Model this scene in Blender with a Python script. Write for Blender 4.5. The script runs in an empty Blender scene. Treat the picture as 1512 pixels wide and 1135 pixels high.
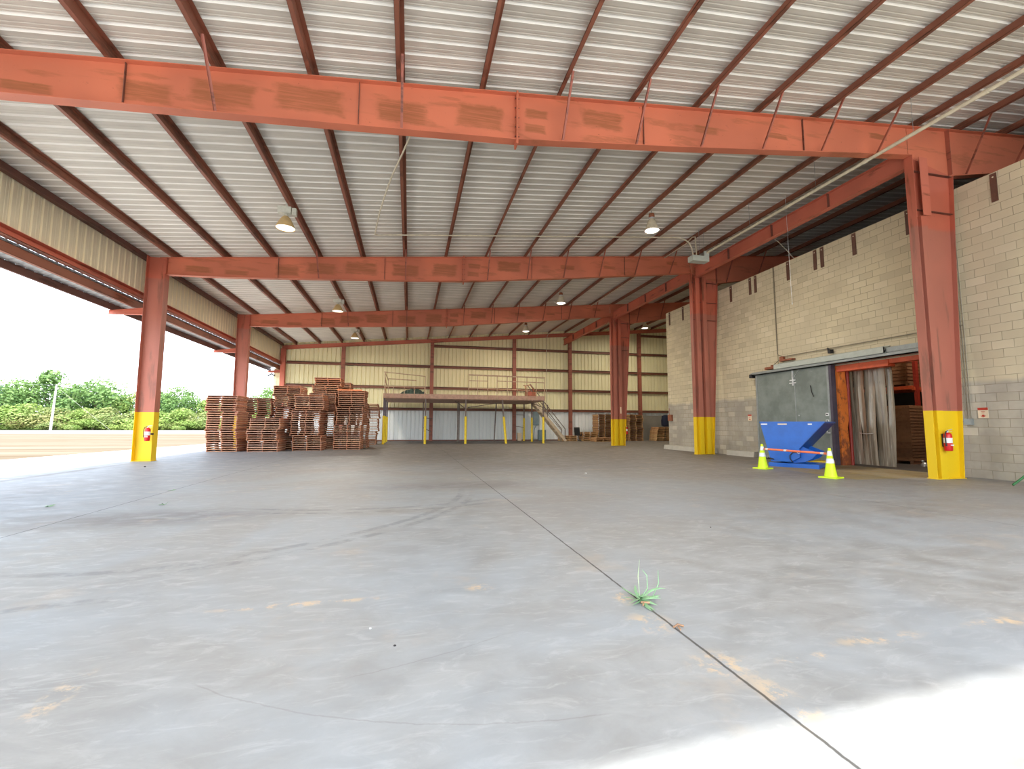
import bpy, math, random
from mathutils import Vector, Matrix
R = random.Random(7)
C = bpy.context.scene.collection
# ------------------------------------------------------------------ layout (metres; X across, Y into the building, Z up)
Y1, Y2, Y3, YB = 8.26, 17.28, 25.54, 34.8      # frame lines and back wall
XL, XR, XW = -8.8, 12.1, 13.45                 # left columns, right columns, block wall face
ZW = 7.28                                      # top of block wall
Z0, SL = 7.671, 0.0912                         # underside of purlins: z = Z0 + SL*x
YF = -3.55                                      # front edge of the roof
def zr(x): return Z0 + SL * x
BAND = 1.61                                    # top of yellow paint
PURLINS = [-8.05, -6.48, -4.95, -3.4, -1.86, -0.31, 1.26, 2.86, 4.5, 6.06, 7.66, 9.3, 10.97, 12.38, 13.85, 15.5, 17.1, 18.7, 20.3, 21.9]
ORD = ['zeroth', 'first', 'second', 'third', 'fourth', 'fifth', 'sixth', 'seventh', 'eighth', 'ninth', 'tenth', 'eleventh', 'twelfth', 'thirteenth', 'fourteenth', 'fifteenth', 'sixteenth', 'seventeenth', 'eighteenth', 'nineteenth', 'twentieth']
TENS = {20: 'twenty', 30: 'thirty'}
def ordw(n):
    if n <= 20: return ORD[n]
    t = n // 10 * 10
    return 'thirtieth' if n == 30 else TENS[t] + '-' + ORD[n - t]

# ------------------------------------------------------------------ node helpers
def srgb(r, g, b):
    f = lambda c: (c / 255) / 12.92 if c / 255 <= .04045 else ((c / 255 + .055) / 1.055) ** 2.4
    return (f(r), f(g), f(b), 1)
class NT:
    def __init__(s, name):
        s.m = bpy.data.materials.new(name); s.m.use_nodes = True
        s.t = s.m.node_tree; s.t.nodes.clear()
        s.out = s.t.nodes.new('ShaderNodeOutputMaterial')
        s.b = s.t.nodes.new('ShaderNodeBsdfPrincipled'); s.t.links.new(s.b.outputs[0], s.out.inputs[0])
        s._c = None
    def put(s, sock, v):
        if hasattr(v, 'is_output') or isinstance(v, bpy.types.NodeSocket): s.t.links.new(v, sock)
        else: sock.default_value = v
    def co(s):
        if s._c is None: s._c = s.t.nodes.new('ShaderNodeTexCoord')
        return s._c.outputs['Object']
    def world(s):
        g = s.t.nodes.new('ShaderNodeNewGeometry'); return g.outputs['Position']
    def mapc(s, scale=(1, 1, 1), loc=(0, 0, 0), src=None, rot=(0, 0, 0)):
        n = s.t.nodes.new('ShaderNodeMapping'); s.t.links.new(src or s.co(), n.inputs[0])
        n.inputs['Scale'].default_value = scale; n.inputs['Location'].default_value = loc; n.inputs['Rotation'].default_value = rot
        return n.outputs[0]
    def noise(s, scale, detail=4, rough=.6, vec=None, dist=0):
        n = s.t.nodes.new('ShaderNodeTexNoise'); s.t.links.new(vec or s.co(), n.inputs['Vector'])
        n.inputs['Scale'].default_value = scale; n.inputs['Detail'].default_value = detail
        n.inputs['Roughness'].default_value = rough; n.inputs['Distortion'].default_value = dist
        return n.outputs[0]
    def math(s, op, a, b=0., c=None, clamp=False):
        n = s.t.nodes.new('ShaderNodeMath'); n.operation = op; n.use_clamp = clamp
        s.put(n.inputs[0], a); s.put(n.inputs[1], b)
        if c is not None: s.put(n.inputs[2], c)
        return n.outputs[0]
    def ramp(s, v, lo, hi, a=0., b=1.):
        n = s.t.nodes.new('ShaderNodeMapRange'); n.interpolation_type = 'SMOOTHSTEP'
        s.put(n.inputs[0], v)
        for i, x in zip((1, 2, 3, 4), (lo, hi, a, b)): n.inputs[i].default_value = x
        return n.outputs[0]
    def mix(s, f, a, b):
        n = s.t.nodes.new('ShaderNodeMix'); n.data_type = 'RGBA'
        s.put(n.inputs[0], f); s.put(n.inputs[6], a); s.put(n.inputs[7], b); return n.outputs[2]
    def sep(s, v=None):
        n = s.t.nodes.new('ShaderNodeSeparateXYZ'); s.t.links.new(v or s.co(), n.inputs[0]); return n.outputs
    def comb(s, x, y, z):
        n = s.t.nodes.new('ShaderNodeCombineXYZ'); s.put(n.inputs[0], x); s.put(n.inputs[1], y); s.put(n.inputs[2], z); return n.outputs[0]
    def rand(s):
        return s.t.nodes.new('ShaderNodeObjectInfo').outputs['Random']
    def bump(s, h, strength=.3, dist=.01):
        n = s.t.nodes.new('ShaderNodeBump'); n.inputs['Strength'].default_value = strength; n.inputs['Distance'].default_value = dist
        s.put(n.inputs['Height'], h); s.t.links.new(n.outputs[0], s.b.inputs['Normal'])
    def done(s, col, rough=.6, metal=0., spec=.5):
        s.put(s.b.inputs['Base Color'], col); s.put(s.b.inputs['Roughness'], rough)
        s.put(s.b.inputs['Metallic'], metal); s.b.inputs['Specular IOR Level'].default_value = spec
        return s.m
M = {}
def plain(name, rgb, rough=.6, metal=0., var=.12, scale=6., spec=.5):
    n = NT(name); a = srgb(*rgb); v = n.noise(scale, 5, .65)
    d = tuple(c * (1 - var) for c in a[:3]) + (1,); l = tuple(min(1, c * (1 + var)) for c in a[:3]) + (1,)
    M[name] = n.done(n.mix(n.ramp(v, .3, .7), d, l), rough, metal, spec); return M[name]

PATCH = [(-6.1, 6.57, .4, .09), (-4.45, 6.78, .42, .2), (-3.3, 6.95, .55, .23), (-1.9, 7.08, .62, .26), (-.27, 7.12, .52, .24), (1.22, 7.27, .5, .27), (2.34, 7.2, .24, .1), (2.38, 7.52, .26, .1), (3.8, 7.62, .5, .22), (-7.3, 6.6, .45, .12), (6.3, 7.8, .35, .1), (8.2, 7.95, .3, .07), (11.2, 8.4, .3, .08)]
def steel(name, base, rust, amount, streak_axis='x', band=False, patches=()):
    n = NT(name)
    sc = (.55, .55, 3.2) if streak_axis == 'x' else (3.0, 3.0, .4)
    big = n.noise(1.5, 3, .5, n.mapc(sc))
    fine = n.noise(1.0, 5, .7, n.mapc((4, 4, 26) if streak_axis == 'x' else (22, 22, 3)))
    patch = n.math('MULTIPLY', n.ramp(big, amount, amount + .09), n.ramp(fine, .32, .56))
    if patches:
        o = n.sep(n.world()); wv = n.math('MULTIPLY', n.math('SUBTRACT', n.noise(5, 3, .6), .5), .5)
        acc = None
        for (px, pz, rx, rz) in patches:
            a1 = n.math('ABSOLUTE', n.math('MULTIPLY', n.math('SUBTRACT', o[0], px), 1 / rx)); a2 = n.math('ABSOLUTE', n.math('MULTIPLY', n.math('SUBTRACT', o[2], pz), 1 / rz))
            m_ = n.math('ADD', n.math('MAXIMUM', a1, a2), wv); m_ = n.ramp(m_, 1.05, .72)
            acc = m_ if acc is None else n.math('MAXIMUM', acc, m_)
        st = n.noise(1.0, 5, .65, n.mapc((1.2, 1.2, 30)), .8)
        patch = n.math('MAXIMUM', n.math('MULTIPLY', patch, .55), n.math('MULTIPLY', acc, n.ramp(st, .3, .62, .35, 1.)))
    spk = n.ramp(n.noise(9, 6, .75), .64, .74)
    c = n.mix(n.ramp(n.noise(.8, 2, .5), .35, .65), srgb(*base), srgb(*[min(255, int(v * 1.09)) for v in base]))
    c = n.mix(n.math('MULTIPLY', patch, .82), c, srgb(*rust))
    c = n.mix(n.math('MULTIPLY', spk, .7), c, srgb(max(0, rust[0] - 50), max(0, rust[1] - 40), max(0, rust[2] - 20)))
    rough = .55
    if band:
        z = n.sep(n.world())[2]
        dust = n.math('MULTIPLY', n.ramp(n.math('ADD', z, n.math('MULTIPLY', n.noise(3, 2), .15)), 6.3, 6.2), .55)
        c = n.mix(dust, c, srgb(152, 104, 90))
        y = n.math('LESS_THAN', z, BAND)
        scuff = n.ramp(n.noise(14, 6, .7), .66, .72)
        low = n.ramp(z, .5, 0., 0., 1.)
        yc = n.mix(n.math('MULTIPLY', scuff, n.math('ADD', n.math('MULTIPLY', low, .7), .06)), srgb(226, 188, 10), srgb(96, 70, 30))
        c = n.mix(y, c, yc)
    n.bump(fine, .12, .004)
    M[name] = n.done(c, rough); return M[name]
steel('rafter_steel', (186, 104, 76), (142, 84, 48), .55, patches=PATCH)
steel('column_steel', (176, 92, 70), (112, 64, 42), .56, 'z', True)
steel('jack_steel', (186, 102, 80), (122, 68, 46), .62)
steel('purlin_steel', (132, 80, 60), (94, 56, 40), .52)
steel('dark_steel', (108, 68, 56), (76, 44, 34), .52)
steel('brace_steel', (150, 84, 66), (110, 62, 46), .5)
steel('post_steel', (142, 84, 66), (104, 62, 46), .55)
steel('girt_steel', (116, 70, 52), (84, 48, 34), .55)

def panel_mat(name, rgb, rough=.5, streak=.1, axis='z', lowrgb=None):
    n = NT(name); sc = {'z': (9, 9, .35), 'x': (.35, 9, 9)}[axis]
    v = n.noise(1, 4, .6, n.mapc(sc)); g = n.noise(1.2, 3, .6)
    a = srgb(*rgb); d = tuple(c * (1 - streak * 2) for c in a[:3]) + (1,)
    c = n.mix(n.ramp(n.math('ADD', n.math('MULTIPLY', v, .6), n.math('MULTIPLY', g, .4)), .3, .7), d, a)
    if lowrgb:
        z = n.sep(n.world())[2]
        c = n.mix(n.math('LESS_THAN', z, 2.4), c, srgb(*lowrgb))
    M[name] = n.done(c, rough, 0., .4); return M[name]
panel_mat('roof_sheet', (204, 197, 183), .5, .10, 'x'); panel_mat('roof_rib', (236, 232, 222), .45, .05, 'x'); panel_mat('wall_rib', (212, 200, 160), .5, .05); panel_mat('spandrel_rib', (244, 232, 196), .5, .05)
panel_mat('wall_sheet', (238, 231, 188), .5, .05, 'z', (234, 238, 236))
panel_mat('spandrel_sheet', (230, 220, 190), .5, .06)
panel_mat('canopy_sheet', (188, 190, 190), .4, .1)
plain('outer_sheet', (150, 146, 136)); plain('deck_dark', (60, 58, 56))

def block_mat():
    n = NT('concrete_block'); o = n.sep(n.world())
    vec = n.comb(o[1], o[2], 0.)
    bt = n.t.nodes.new('ShaderNodeTexBrick'); n.t.links.new(vec, bt.inputs['Vector'])
    bt.offset = .5; bt.inputs['Scale'].default_value = 1; bt.inputs['Mortar Size'].default_value = .0065
    bt.inputs['Mortar Smooth'].default_value = .4; bt.inputs['Brick Width'].default_value = .4064; bt.inputs['Row Height'].default_value = .2032
    bt.inputs['Color1'].default_value = (0, 0, 0, 1); bt.inputs['Color2'].default_value = (1, 1, 1, 1); bt.inputs['Mortar'].default_value = (.5, .5, .5, 1)
    bt.inputs['Bias'].default_value = 0
    var = bt.outputs['Color']
    up = n.mix(n.ramp(n.noise(.45, 3, .6), .35, .65), srgb(196, 184, 156), srgb(210, 198, 166))
    lo = n.mix(n.ramp(n.noise(.9, 4, .65), .35, .65), srgb(160, 152, 138), srgb(182, 174, 158))
    edge = n.math('ADD', o[2], n.math('MULTIPLY', n.noise(1.2, 2), .3))
    c = n.mix(n.ramp(edge, 2.4, 2.56), lo, up)
    c = n.mix(n.math('MULTIPLY', n.ramp(var, .8, 1.0), .35), c, srgb(226, 214, 188))
    c = n.mix(n.math('MULTIPLY', n.ramp(var, .25, .0), .3), c, srgb(158, 148, 124))
    # joints show strongly in places and are filled by paint in others
    vis = n.ramp(n.noise(.9, 3, .6), .3, .62, .25, .85)
    c = n.mix(n.math('MULTIPLY', bt.outputs['Fac'], vis), c, srgb(128, 118, 98))
    pit = n.t.nodes.new('ShaderNodeTexVoronoi'); n.t.links.new(vec, pit.inputs['Vector']); pit.inputs['Scale'].default_value = 1.1
    hole = n.math('LESS_THAN', pit.outputs['Distance'], .022)
    c = n.mix(n.math('MULTIPLY', hole, .7), c, srgb(70, 56, 44))
    dirt = n.ramp(o[2], .9, 0., 0., .35)
    c = n.mix(n.math('MULTIPLY', dirt, n.noise(2, 4, .7)), c, srgb(96, 84, 68))
    # vertical movement joint
    j = n.math('MULTIPLY', n.math('LESS_THAN', n.math('ABSOLUTE', n.math('SUBTRACT', o[1], 14.04)), .014), .75)
    c = n.mix(j, c, srgb(86, 78, 62))
    n.bump(n.math('ADD', n.math('MULTIPLY', bt.outputs['Fac'], -1.), n.math('MULTIPLY', n.noise(60, 3, .7), .25)), .5, .006)
    M['block'] = n.done(c, .85, 0., .25)
block_mat()

def floor_mat():
    n = NT('concrete_floor'); o = n.sep()
    w = n.noise(.35, 4, .6, None, .6)
    fine = n.noise(2.2, 8, .68, n.mapc((1, 1.6, 1)), .5)
    swirl = n.noise(5.5, 6, .7, n.mapc((.6, 1.7, 1), rot=(0, 0, .5)), 1.2)
    c = n.mix(n.ramp(fine, .3, .7), srgb(146, 145, 140), srgb(168, 168, 164))
    c = n.mix(n.math('MULTIPLY', n.ramp(swirl, .5, .72), .36), c, srgb(202, 202, 198))
    # bluish hard-trowelled zones, browner towards the back and the right
    c = n.mix(n.math('MULTIPLY', n.ramp(w, .38, .62), .5), c, srgb(166, 176, 183))
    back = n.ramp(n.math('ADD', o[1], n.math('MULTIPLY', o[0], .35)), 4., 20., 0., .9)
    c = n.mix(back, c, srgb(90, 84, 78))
    c = n.mix(n.math('MULTIPLY', n.ramp(n.math('ADD', o[0], n.math('MULTIPLY', w, 3.)), 4., 12.), .3), c, srgb(142, 132, 120))
    c = n.mix(n.math('MULTIPLY', n.math('MULTIPLY', n.ramp(o[0], -1.8, -6.), n.ramp(o[1], 5., 8.)), .62), c, srgb(112, 118, 124))
    # dirt fields, and a thin darker strip along the left columns
    dz = n.noise(.22, 5, .6, n.mapc((1, 1, 1), (3.1, 7.7, 0)), .8)
    c = n.mix(n.math('MULTIPLY', n.ramp(dz, .52, .72), .3), c, srgb(134, 128, 122))
    def blob(x, y, rx, ry, lo=.35, rot=0.):
        d = n.comb(n.math('MULTIPLY', n.math('SUBTRACT', o[0], x), 1 / rx), n.math('MULTIPLY', n.math('SUBTRACT', o[1], y), 1 / ry), 0.)
        ln = n.t.nodes.new('ShaderNodeVectorMath'); ln.operation = 'LENGTH'; n.t.links.new(d, ln.inputs[0])
        return n.ramp(ln.outputs['Value'], 1., lo)
    dk = blob(-3.2, 6.9, 2.3, .95, .1)
    for a in ((.9, 9.3, 2.6, 1., .0), (4.5, 13.5, 5., 3., .0), (-8.4, 13.5, .18, 4.2), (9.8, 9.6, 3.2, 1.1)): dk = n.math('MAXIMUM', dk, blob(*a))
    c = n.mix(n.math('MULTIPLY', n.math('MULTIPLY', dk, n.ramp(fine, .25, .6)), .6), c, srgb(112, 106, 102))
    # tyre marks: arcs of circles, broken up by noise
    tyre = None; tn = n.ramp(n.noise(3.5, 5, .7), .38, .6)
    for cx, cy, r, x0, x1, y1 in ((-3.93, 9.1, 5.16, -2.6, 1.3, 9.2), (-3.93, 9.1, 4.95, -2.6, 1.3, 9.), (-2.49, 6.48, 2.0, -3.6, -1.3, 5.), (3.03, -30.2, 34.39, -3.5, -1.6, 9.),
                              (-.6, 10.94, 4.2, -2.6, 1.6, 7.6), (-.6, 10.94, 3.95, -2.6, 1.6, 7.8), (-1., 20., 7.5, -5., 6., 19.)):
        d = n.comb(n.math('SUBTRACT', o[0], cx), n.math('SUBTRACT', o[1], cy), 0.)
        ln = n.t.nodes.new('ShaderNodeVectorMath'); ln.operation = 'LENGTH'; n.t.links.new(d, ln.inputs[0])
        ring = n.ramp(n.math('ABSOLUTE', n.math('SUBTRACT', ln.outputs['Value'], r)), .08, .03)
        win = n.math('MULTIPLY', n.math('MULTIPLY', n.ramp(o[0], x0, x0 + .8), n.ramp(o[0], x1, x1 - .5)), n.ramp(o[1], y1, y1 - .4))
        ring = n.math('MULTIPLY', ring, win)
        tyre = ring if tyre is None else n.math('MAXIMUM', tyre, ring)
    c = n.mix(n.math('MULTIPLY', n.math('MULTIPLY', tyre, tn), .34), c, srgb(84, 86, 88))
    # ochre paint residue
    oc = None; on = n.ramp(n.noise(7, 6, .72), .47, .58)
    for a in ((1.6, 2.13, .22, .2, .2), (1.68, 1.78, .12, .36, .2), (-1.52, 2.55, .09, .3, .2), (2.7, 2.19, .42, .08, .2), (3.7, 2.2, .4, .08, .2), (-.7, 3.44, .75, .06, .3), (2.1, 2.1, .3, .05, .3), (1.52, 3.1, .1, .22, .2), (.55, 3.5, .15, .1, .2), (1.5, 2.66, .2, .2, .2)):
        b_ = blob(*a); oc = b_ if oc is None else n.math('MAXIMUM', oc, b_)
    c = n.mix(n.math('MULTIPLY', n.math('MULTIPLY', oc, on), .75), c, srgb(214, 188, 150))
    wr = n.ramp(n.noise(1.1, 5, .7, n.mapc((1, 1, 1), (9, 2, 0))), .58, .7)
    c = n.mix(n.math('MULTIPLY', wr, .16), c, srgb(206, 180, 146))
    # faded yellow paint in front of the cold store door
    yp = n.math('MULTIPLY', n.ramp(n.math('ADD', o[0], n.math('MULTIPLY', o[1], -.12)), 9.0, 9.25), n.ramp(o[1], 12.6, 12.4))
    yp = n.math('MULTIPLY', yp, n.ramp(o[1], 8.35, 8.6))
    c = n.mix(n.math('MULTIPLY', yp, n.ramp(n.noise(1.4, 6, .7), .3, .7, .35, .8)), c, srgb(150, 128, 62))
    # saw joints with a jagged dark line
    wob = n.math('MULTIPLY', n.math('SUBTRACT', n.noise(6, 4, .7), .5), .02)
    jl = None
    for ax, p in ((0, 1.612), (0, -4.25), (0, 7.45), (1, 17.3), (1, 25.5)):
        wd = .007 if p in (1.612, -4.25) else .004
        l = n.ramp(n.math('ABSOLUTE', n.math('SUBTRACT', n.math('ADD', o[ax], wob), p)), wd * 1.7, wd * .6)
        jl = l if jl is None else n.math('MAXIMUM', jl, l)
    c = n.mix(n.math('MULTIPLY', jl, .85), c, srgb(58, 54, 50))
    # hairline cracks
    cr = None
    for cx, cy, r, x0, x1 in ((.84, 4.83, 2.93, -1., .9), (-.91, 5.69, 3.33, -.3, .6)):
        d = n.comb(n.math('SUBTRACT', o[0], cx), n.math('SUBTRACT', o[1], cy), 0.)
        ln = n.t.nodes.new('ShaderNodeVectorMath'); ln.operation = 'LENGTH'; n.t.links.new(d, ln.inputs[0])
        k = n.ramp(n.math('ABSOLUTE', n.math('SUBTRACT', n.math('ADD', ln.outputs['Value'], n.math('MULTIPLY', wob, 2.)), r)), .006, .002)
        k = n.math('MULTIPLY', n.math('MULTIPLY', k, n.math('LESS_THAN', o[1], 4.)), n.math('MULTIPLY', n.ramp(o[0], x0, x0 + .1), n.ramp(o[0], x1, x1 - .1)))
        cr = k if cr is None else n.math('MAXIMUM', cr, k)
    c = n.mix(n.math('MULTIPLY', cr, .22), c, srgb(110, 100, 88))
    rough = n.math('ADD', n.ramp(fine, .3, .7, .0, .22), n.math('MULTIPLY', dk, .12))
    rough = n.math('ADD', rough, n.ramp(swirl, .4, .7, .5, .42))
    n.bump(n.math('ADD', n.math('MULTIPLY', fine, .4), n.math('MULTIPLY', jl, -1.2)), .15, .004)
    M['floor'] = n.done(c, rough, 0., .5)
floor_mat()

def ground_mat():
    n = NT('dry_field'); o = n.sep()
    st = n.noise(1, 5, .6, n.mapc((.02, .35, 1), rot=(0, 0, .12)))
    g = n.noise(.5, 6, .7)
    c = n.mix(n.ramp(st, .35, .65), srgb(104, 92, 76), srgb(124, 115, 100))
    c = n.mix(n.math('MULTIPLY', n.ramp(g, .5, .7), .4), c, srgb(98, 82, 60))
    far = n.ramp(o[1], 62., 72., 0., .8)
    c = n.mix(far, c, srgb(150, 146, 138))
    c = n.mix(n.ramp(o[1], 96., 101.), c, srgb(84, 104, 52))
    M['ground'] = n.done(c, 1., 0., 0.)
    n = NT('apron_concrete')
    c = n.mix(n.ramp(n.noise(.6, 6, .65), .35, .65), srgb(206, 202, 194), srgb(226, 224, 218))
    M['apron'] = n.done(c, .8, 0., .2)
ground_mat()

def wood_mat(name, cols, rough=.75):
    n = NT(name); r = n.rand()
    g = n.noise(3, 5, .7, n.mapc((1, 1, 8)))
    cr = n.t.nodes.new('ShaderNodeValToRGB'); n.t.links.new(n.math('FRACT', n.math('ADD', n.math('MULTIPLY', r, 1.), n.math('MULTIPLY', g, .35))), cr.inputs[0])
    el = cr.color_ramp.elements
    while len(el) < len(cols): el.new(.5)
    for i, cc in enumerate(cols): el[i].position = i / (len(cols) - 1); el[i].color = srgb(*cc)
    c = n.mix(n.math('MULTIPLY', n.ramp(n.noise(9, 5, .7), .45, .7), .4), cr.outputs[0], srgb(86, 58, 42))
    M[name] = n.done(c, rough, 0., .3)
wood_mat('wood_old', [(190, 134, 104), (212, 164, 130), (170, 124, 106), (226, 180, 142), (196, 164, 146), (198, 130, 96)])
wood_mat('wood_end', [(150, 94, 68), (166, 108, 78), (142, 98, 80), (178, 120, 84)])
wood_mat('wood_new', [(206, 164, 112), (214, 174, 120), (190, 142, 96), (200, 156, 110)])
wood_mat('wood_mid', [(160, 118, 86), (134, 98, 76), (178, 136, 98), (148, 110, 84)])
wood_mat('carton', [(158, 114, 82), (136, 98, 70), (172, 126, 90)])
plain('galv', (150, 156, 154), .4, .5, .1); plain('galv_paint', (176, 182, 172), .45, 0., .06)
plain('conduit', (206, 196, 170), .5); plain('conduit_dark', (132, 124, 106), .5); plain('zinc_bright', (214, 216, 216), .35, .6)
plain('plate_brown', (98, 66, 52), .6); plain('plank_orange', (206, 128, 82), .7); plain('black', (26, 26, 28), .5); plain('black_gloss', (18, 18, 20), .3)
plain('blue_paint', (22, 92, 180), .3, 0., .1, 3); plain('blue_shaded', (24, 76, 150), .4, 0., .15, 3)  # second blue is the same paint with the hopper's underside shade put in
plain('white', (232, 232, 228), .5, 0., .04); plain('lime', (212, 240, 30), .5, 0., .05); plain('reflective', (226, 228, 232), .35, 0., .04)
plain('orange_bar', (250, 128, 84), .45, 0., .05); plain('red', (204, 28, 30), .3, 0., .05); plain('sign_cream', (226, 206, 176), .6, 0., .05); plain('sign_red', (190, 66, 48), .6)
plain('yellow_sleeve', (240, 208, 40), .5, 0., .08, 8); plain('yellow_base', (222, 180, 10), .5)
plain('mezz_steel', (112, 98, 90), .6, 0., .2); plain('mezz_rail', (188, 160, 130), .6, 0., .15); plain('mezz_deck', (186, 150, 130), .7, 0., .15)
plain('stair', (190, 172, 146), .6); plain('slate', (74, 66, 78), .6); plain('kerb', (176, 170, 156), .8, 0., .12, 2)
plain('orange_foam', (200, 98, 30), .8, 0., .3, 9); plain('red_pipe', (150, 48, 34), .5); plain('green_tarp', (52, 70, 62), .7, 0., .3, 7)
plain('rust_box', (140, 84, 58), .7); plain('navy', (26, 34, 56), .8); plain('grey_board', (136, 132, 122), .7, 0., .1, 1)
plain('leaf', (138, 176, 130), .6, 0., .2); plain('leaf_pale', (176, 196, 150), .6); plain('dry', (170, 132, 100), .8); plain('pole', (196, 190, 184), .8)
plain('bark', (92, 80, 66), .9); plain('green_tube', (50, 110, 60), .5); plain('grey_box', (122, 140, 144), .5); plain('beam_orange', (196, 84, 46), .5)
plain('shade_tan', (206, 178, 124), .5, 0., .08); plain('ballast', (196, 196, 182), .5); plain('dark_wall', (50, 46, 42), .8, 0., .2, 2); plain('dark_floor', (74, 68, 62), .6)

def door_mat():
    n = NT('door_skin'); o = n.sep()
    c = n.mix(n.ramp(n.noise(1.6, 5, .65), .3, .7), srgb(110, 118, 112), srgb(134, 142, 136))
    sc = n.ramp(n.noise(1, 6, .75, n.mapc((3, 3, 14))), .62, .7)
    c = n.mix(n.math('MULTIPLY', sc, .4), c, srgb(168, 172, 166))
    M['door_skin'] = n.done(c, .5, .2)
    n = NT('jamb_foam')
    v = n.noise(5, 6, .75, n.mapc((1, 1, .6))); zz = n.sep()[2]
    c = n.mix(n.ramp(n.math('ADD', v, n.math('MULTIPLY', zz, .05)), .46, .62), srgb(136, 74, 42), srgb(222, 122, 46))
    n.bump(v, .8, .02)
    M['jamb_foam'] = n.done(c, .85)
    n = NT('vinyl_strip')
    v = n.noise(1, 4, .6, n.mapc((9, 9, .5)))
    c = n.mix(n.ramp(v, .35, .65), srgb(112, 100, 84), srgb(168, 158, 140))
    n.b.inputs['Transmission Weight'].default_value = .12
    M['vinyl'] = n.done(c, n.ramp(v, .3, .7, .12, .3), 0., .6)
door_mat()
def foliage_mat(name, a, b, cc):
    n = NT(name); v = n.noise(.55, 4, .6); v2 = n.noise(6, 2, .5)
    c = n.mix(n.ramp(v, .4, .6), srgb(*a), srgb(*b)); c = n.mix(n.math('MULTIPLY', n.ramp(v2, .5, .7), .6), c, srgb(*cc))
    n.b.inputs['Subsurface Weight'].default_value = 0
    t = n.t.nodes.new('ShaderNodeBsdfTranslucent'); n.put(t.inputs[0], c)
    mx = n.t.nodes.new('ShaderNodeMixShader'); mx.inputs[0].default_value = .3
    n.t.links.new(n.b.outputs[0], mx.inputs[1]); n.t.links.new(t.outputs[0], mx.inputs[2]); n.t.links.new(mx.outputs[0], n.out.inputs[0])
    M[name] = n.done(c, .6, 0., .2)
foliage_mat('crown_mid', (96, 128, 72), (122, 150, 84), (148, 168, 106))
foliage_mat('crown_lime', (124, 150, 76), (152, 170, 92), (174, 182, 120))
foliage_mat('crown_dark', (72, 108, 80), (98, 132, 90), (122, 150, 102))
foliage_mat('crown_warm', (126, 142, 84), (156, 158, 100), (168, 146, 108))
def emit(name, rgb, s):
    m = bpy.data.materials.new(name); m.use_nodes = True; t = m.node_tree; t.nodes.clear()
    e = t.nodes.new('ShaderNodeEmission'); e.inputs[0].default_value = srgb(*rgb); e.inputs[1].default_value = s
    o = t.nodes.new('ShaderNodeOutputMaterial'); t.links.new(e.outputs[0], o.inputs[0]); M[name] = m
emit('lamp_on', (255, 238, 232), 9.); emit('lamp_dim', (255, 246, 230), 2.5); 

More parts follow.
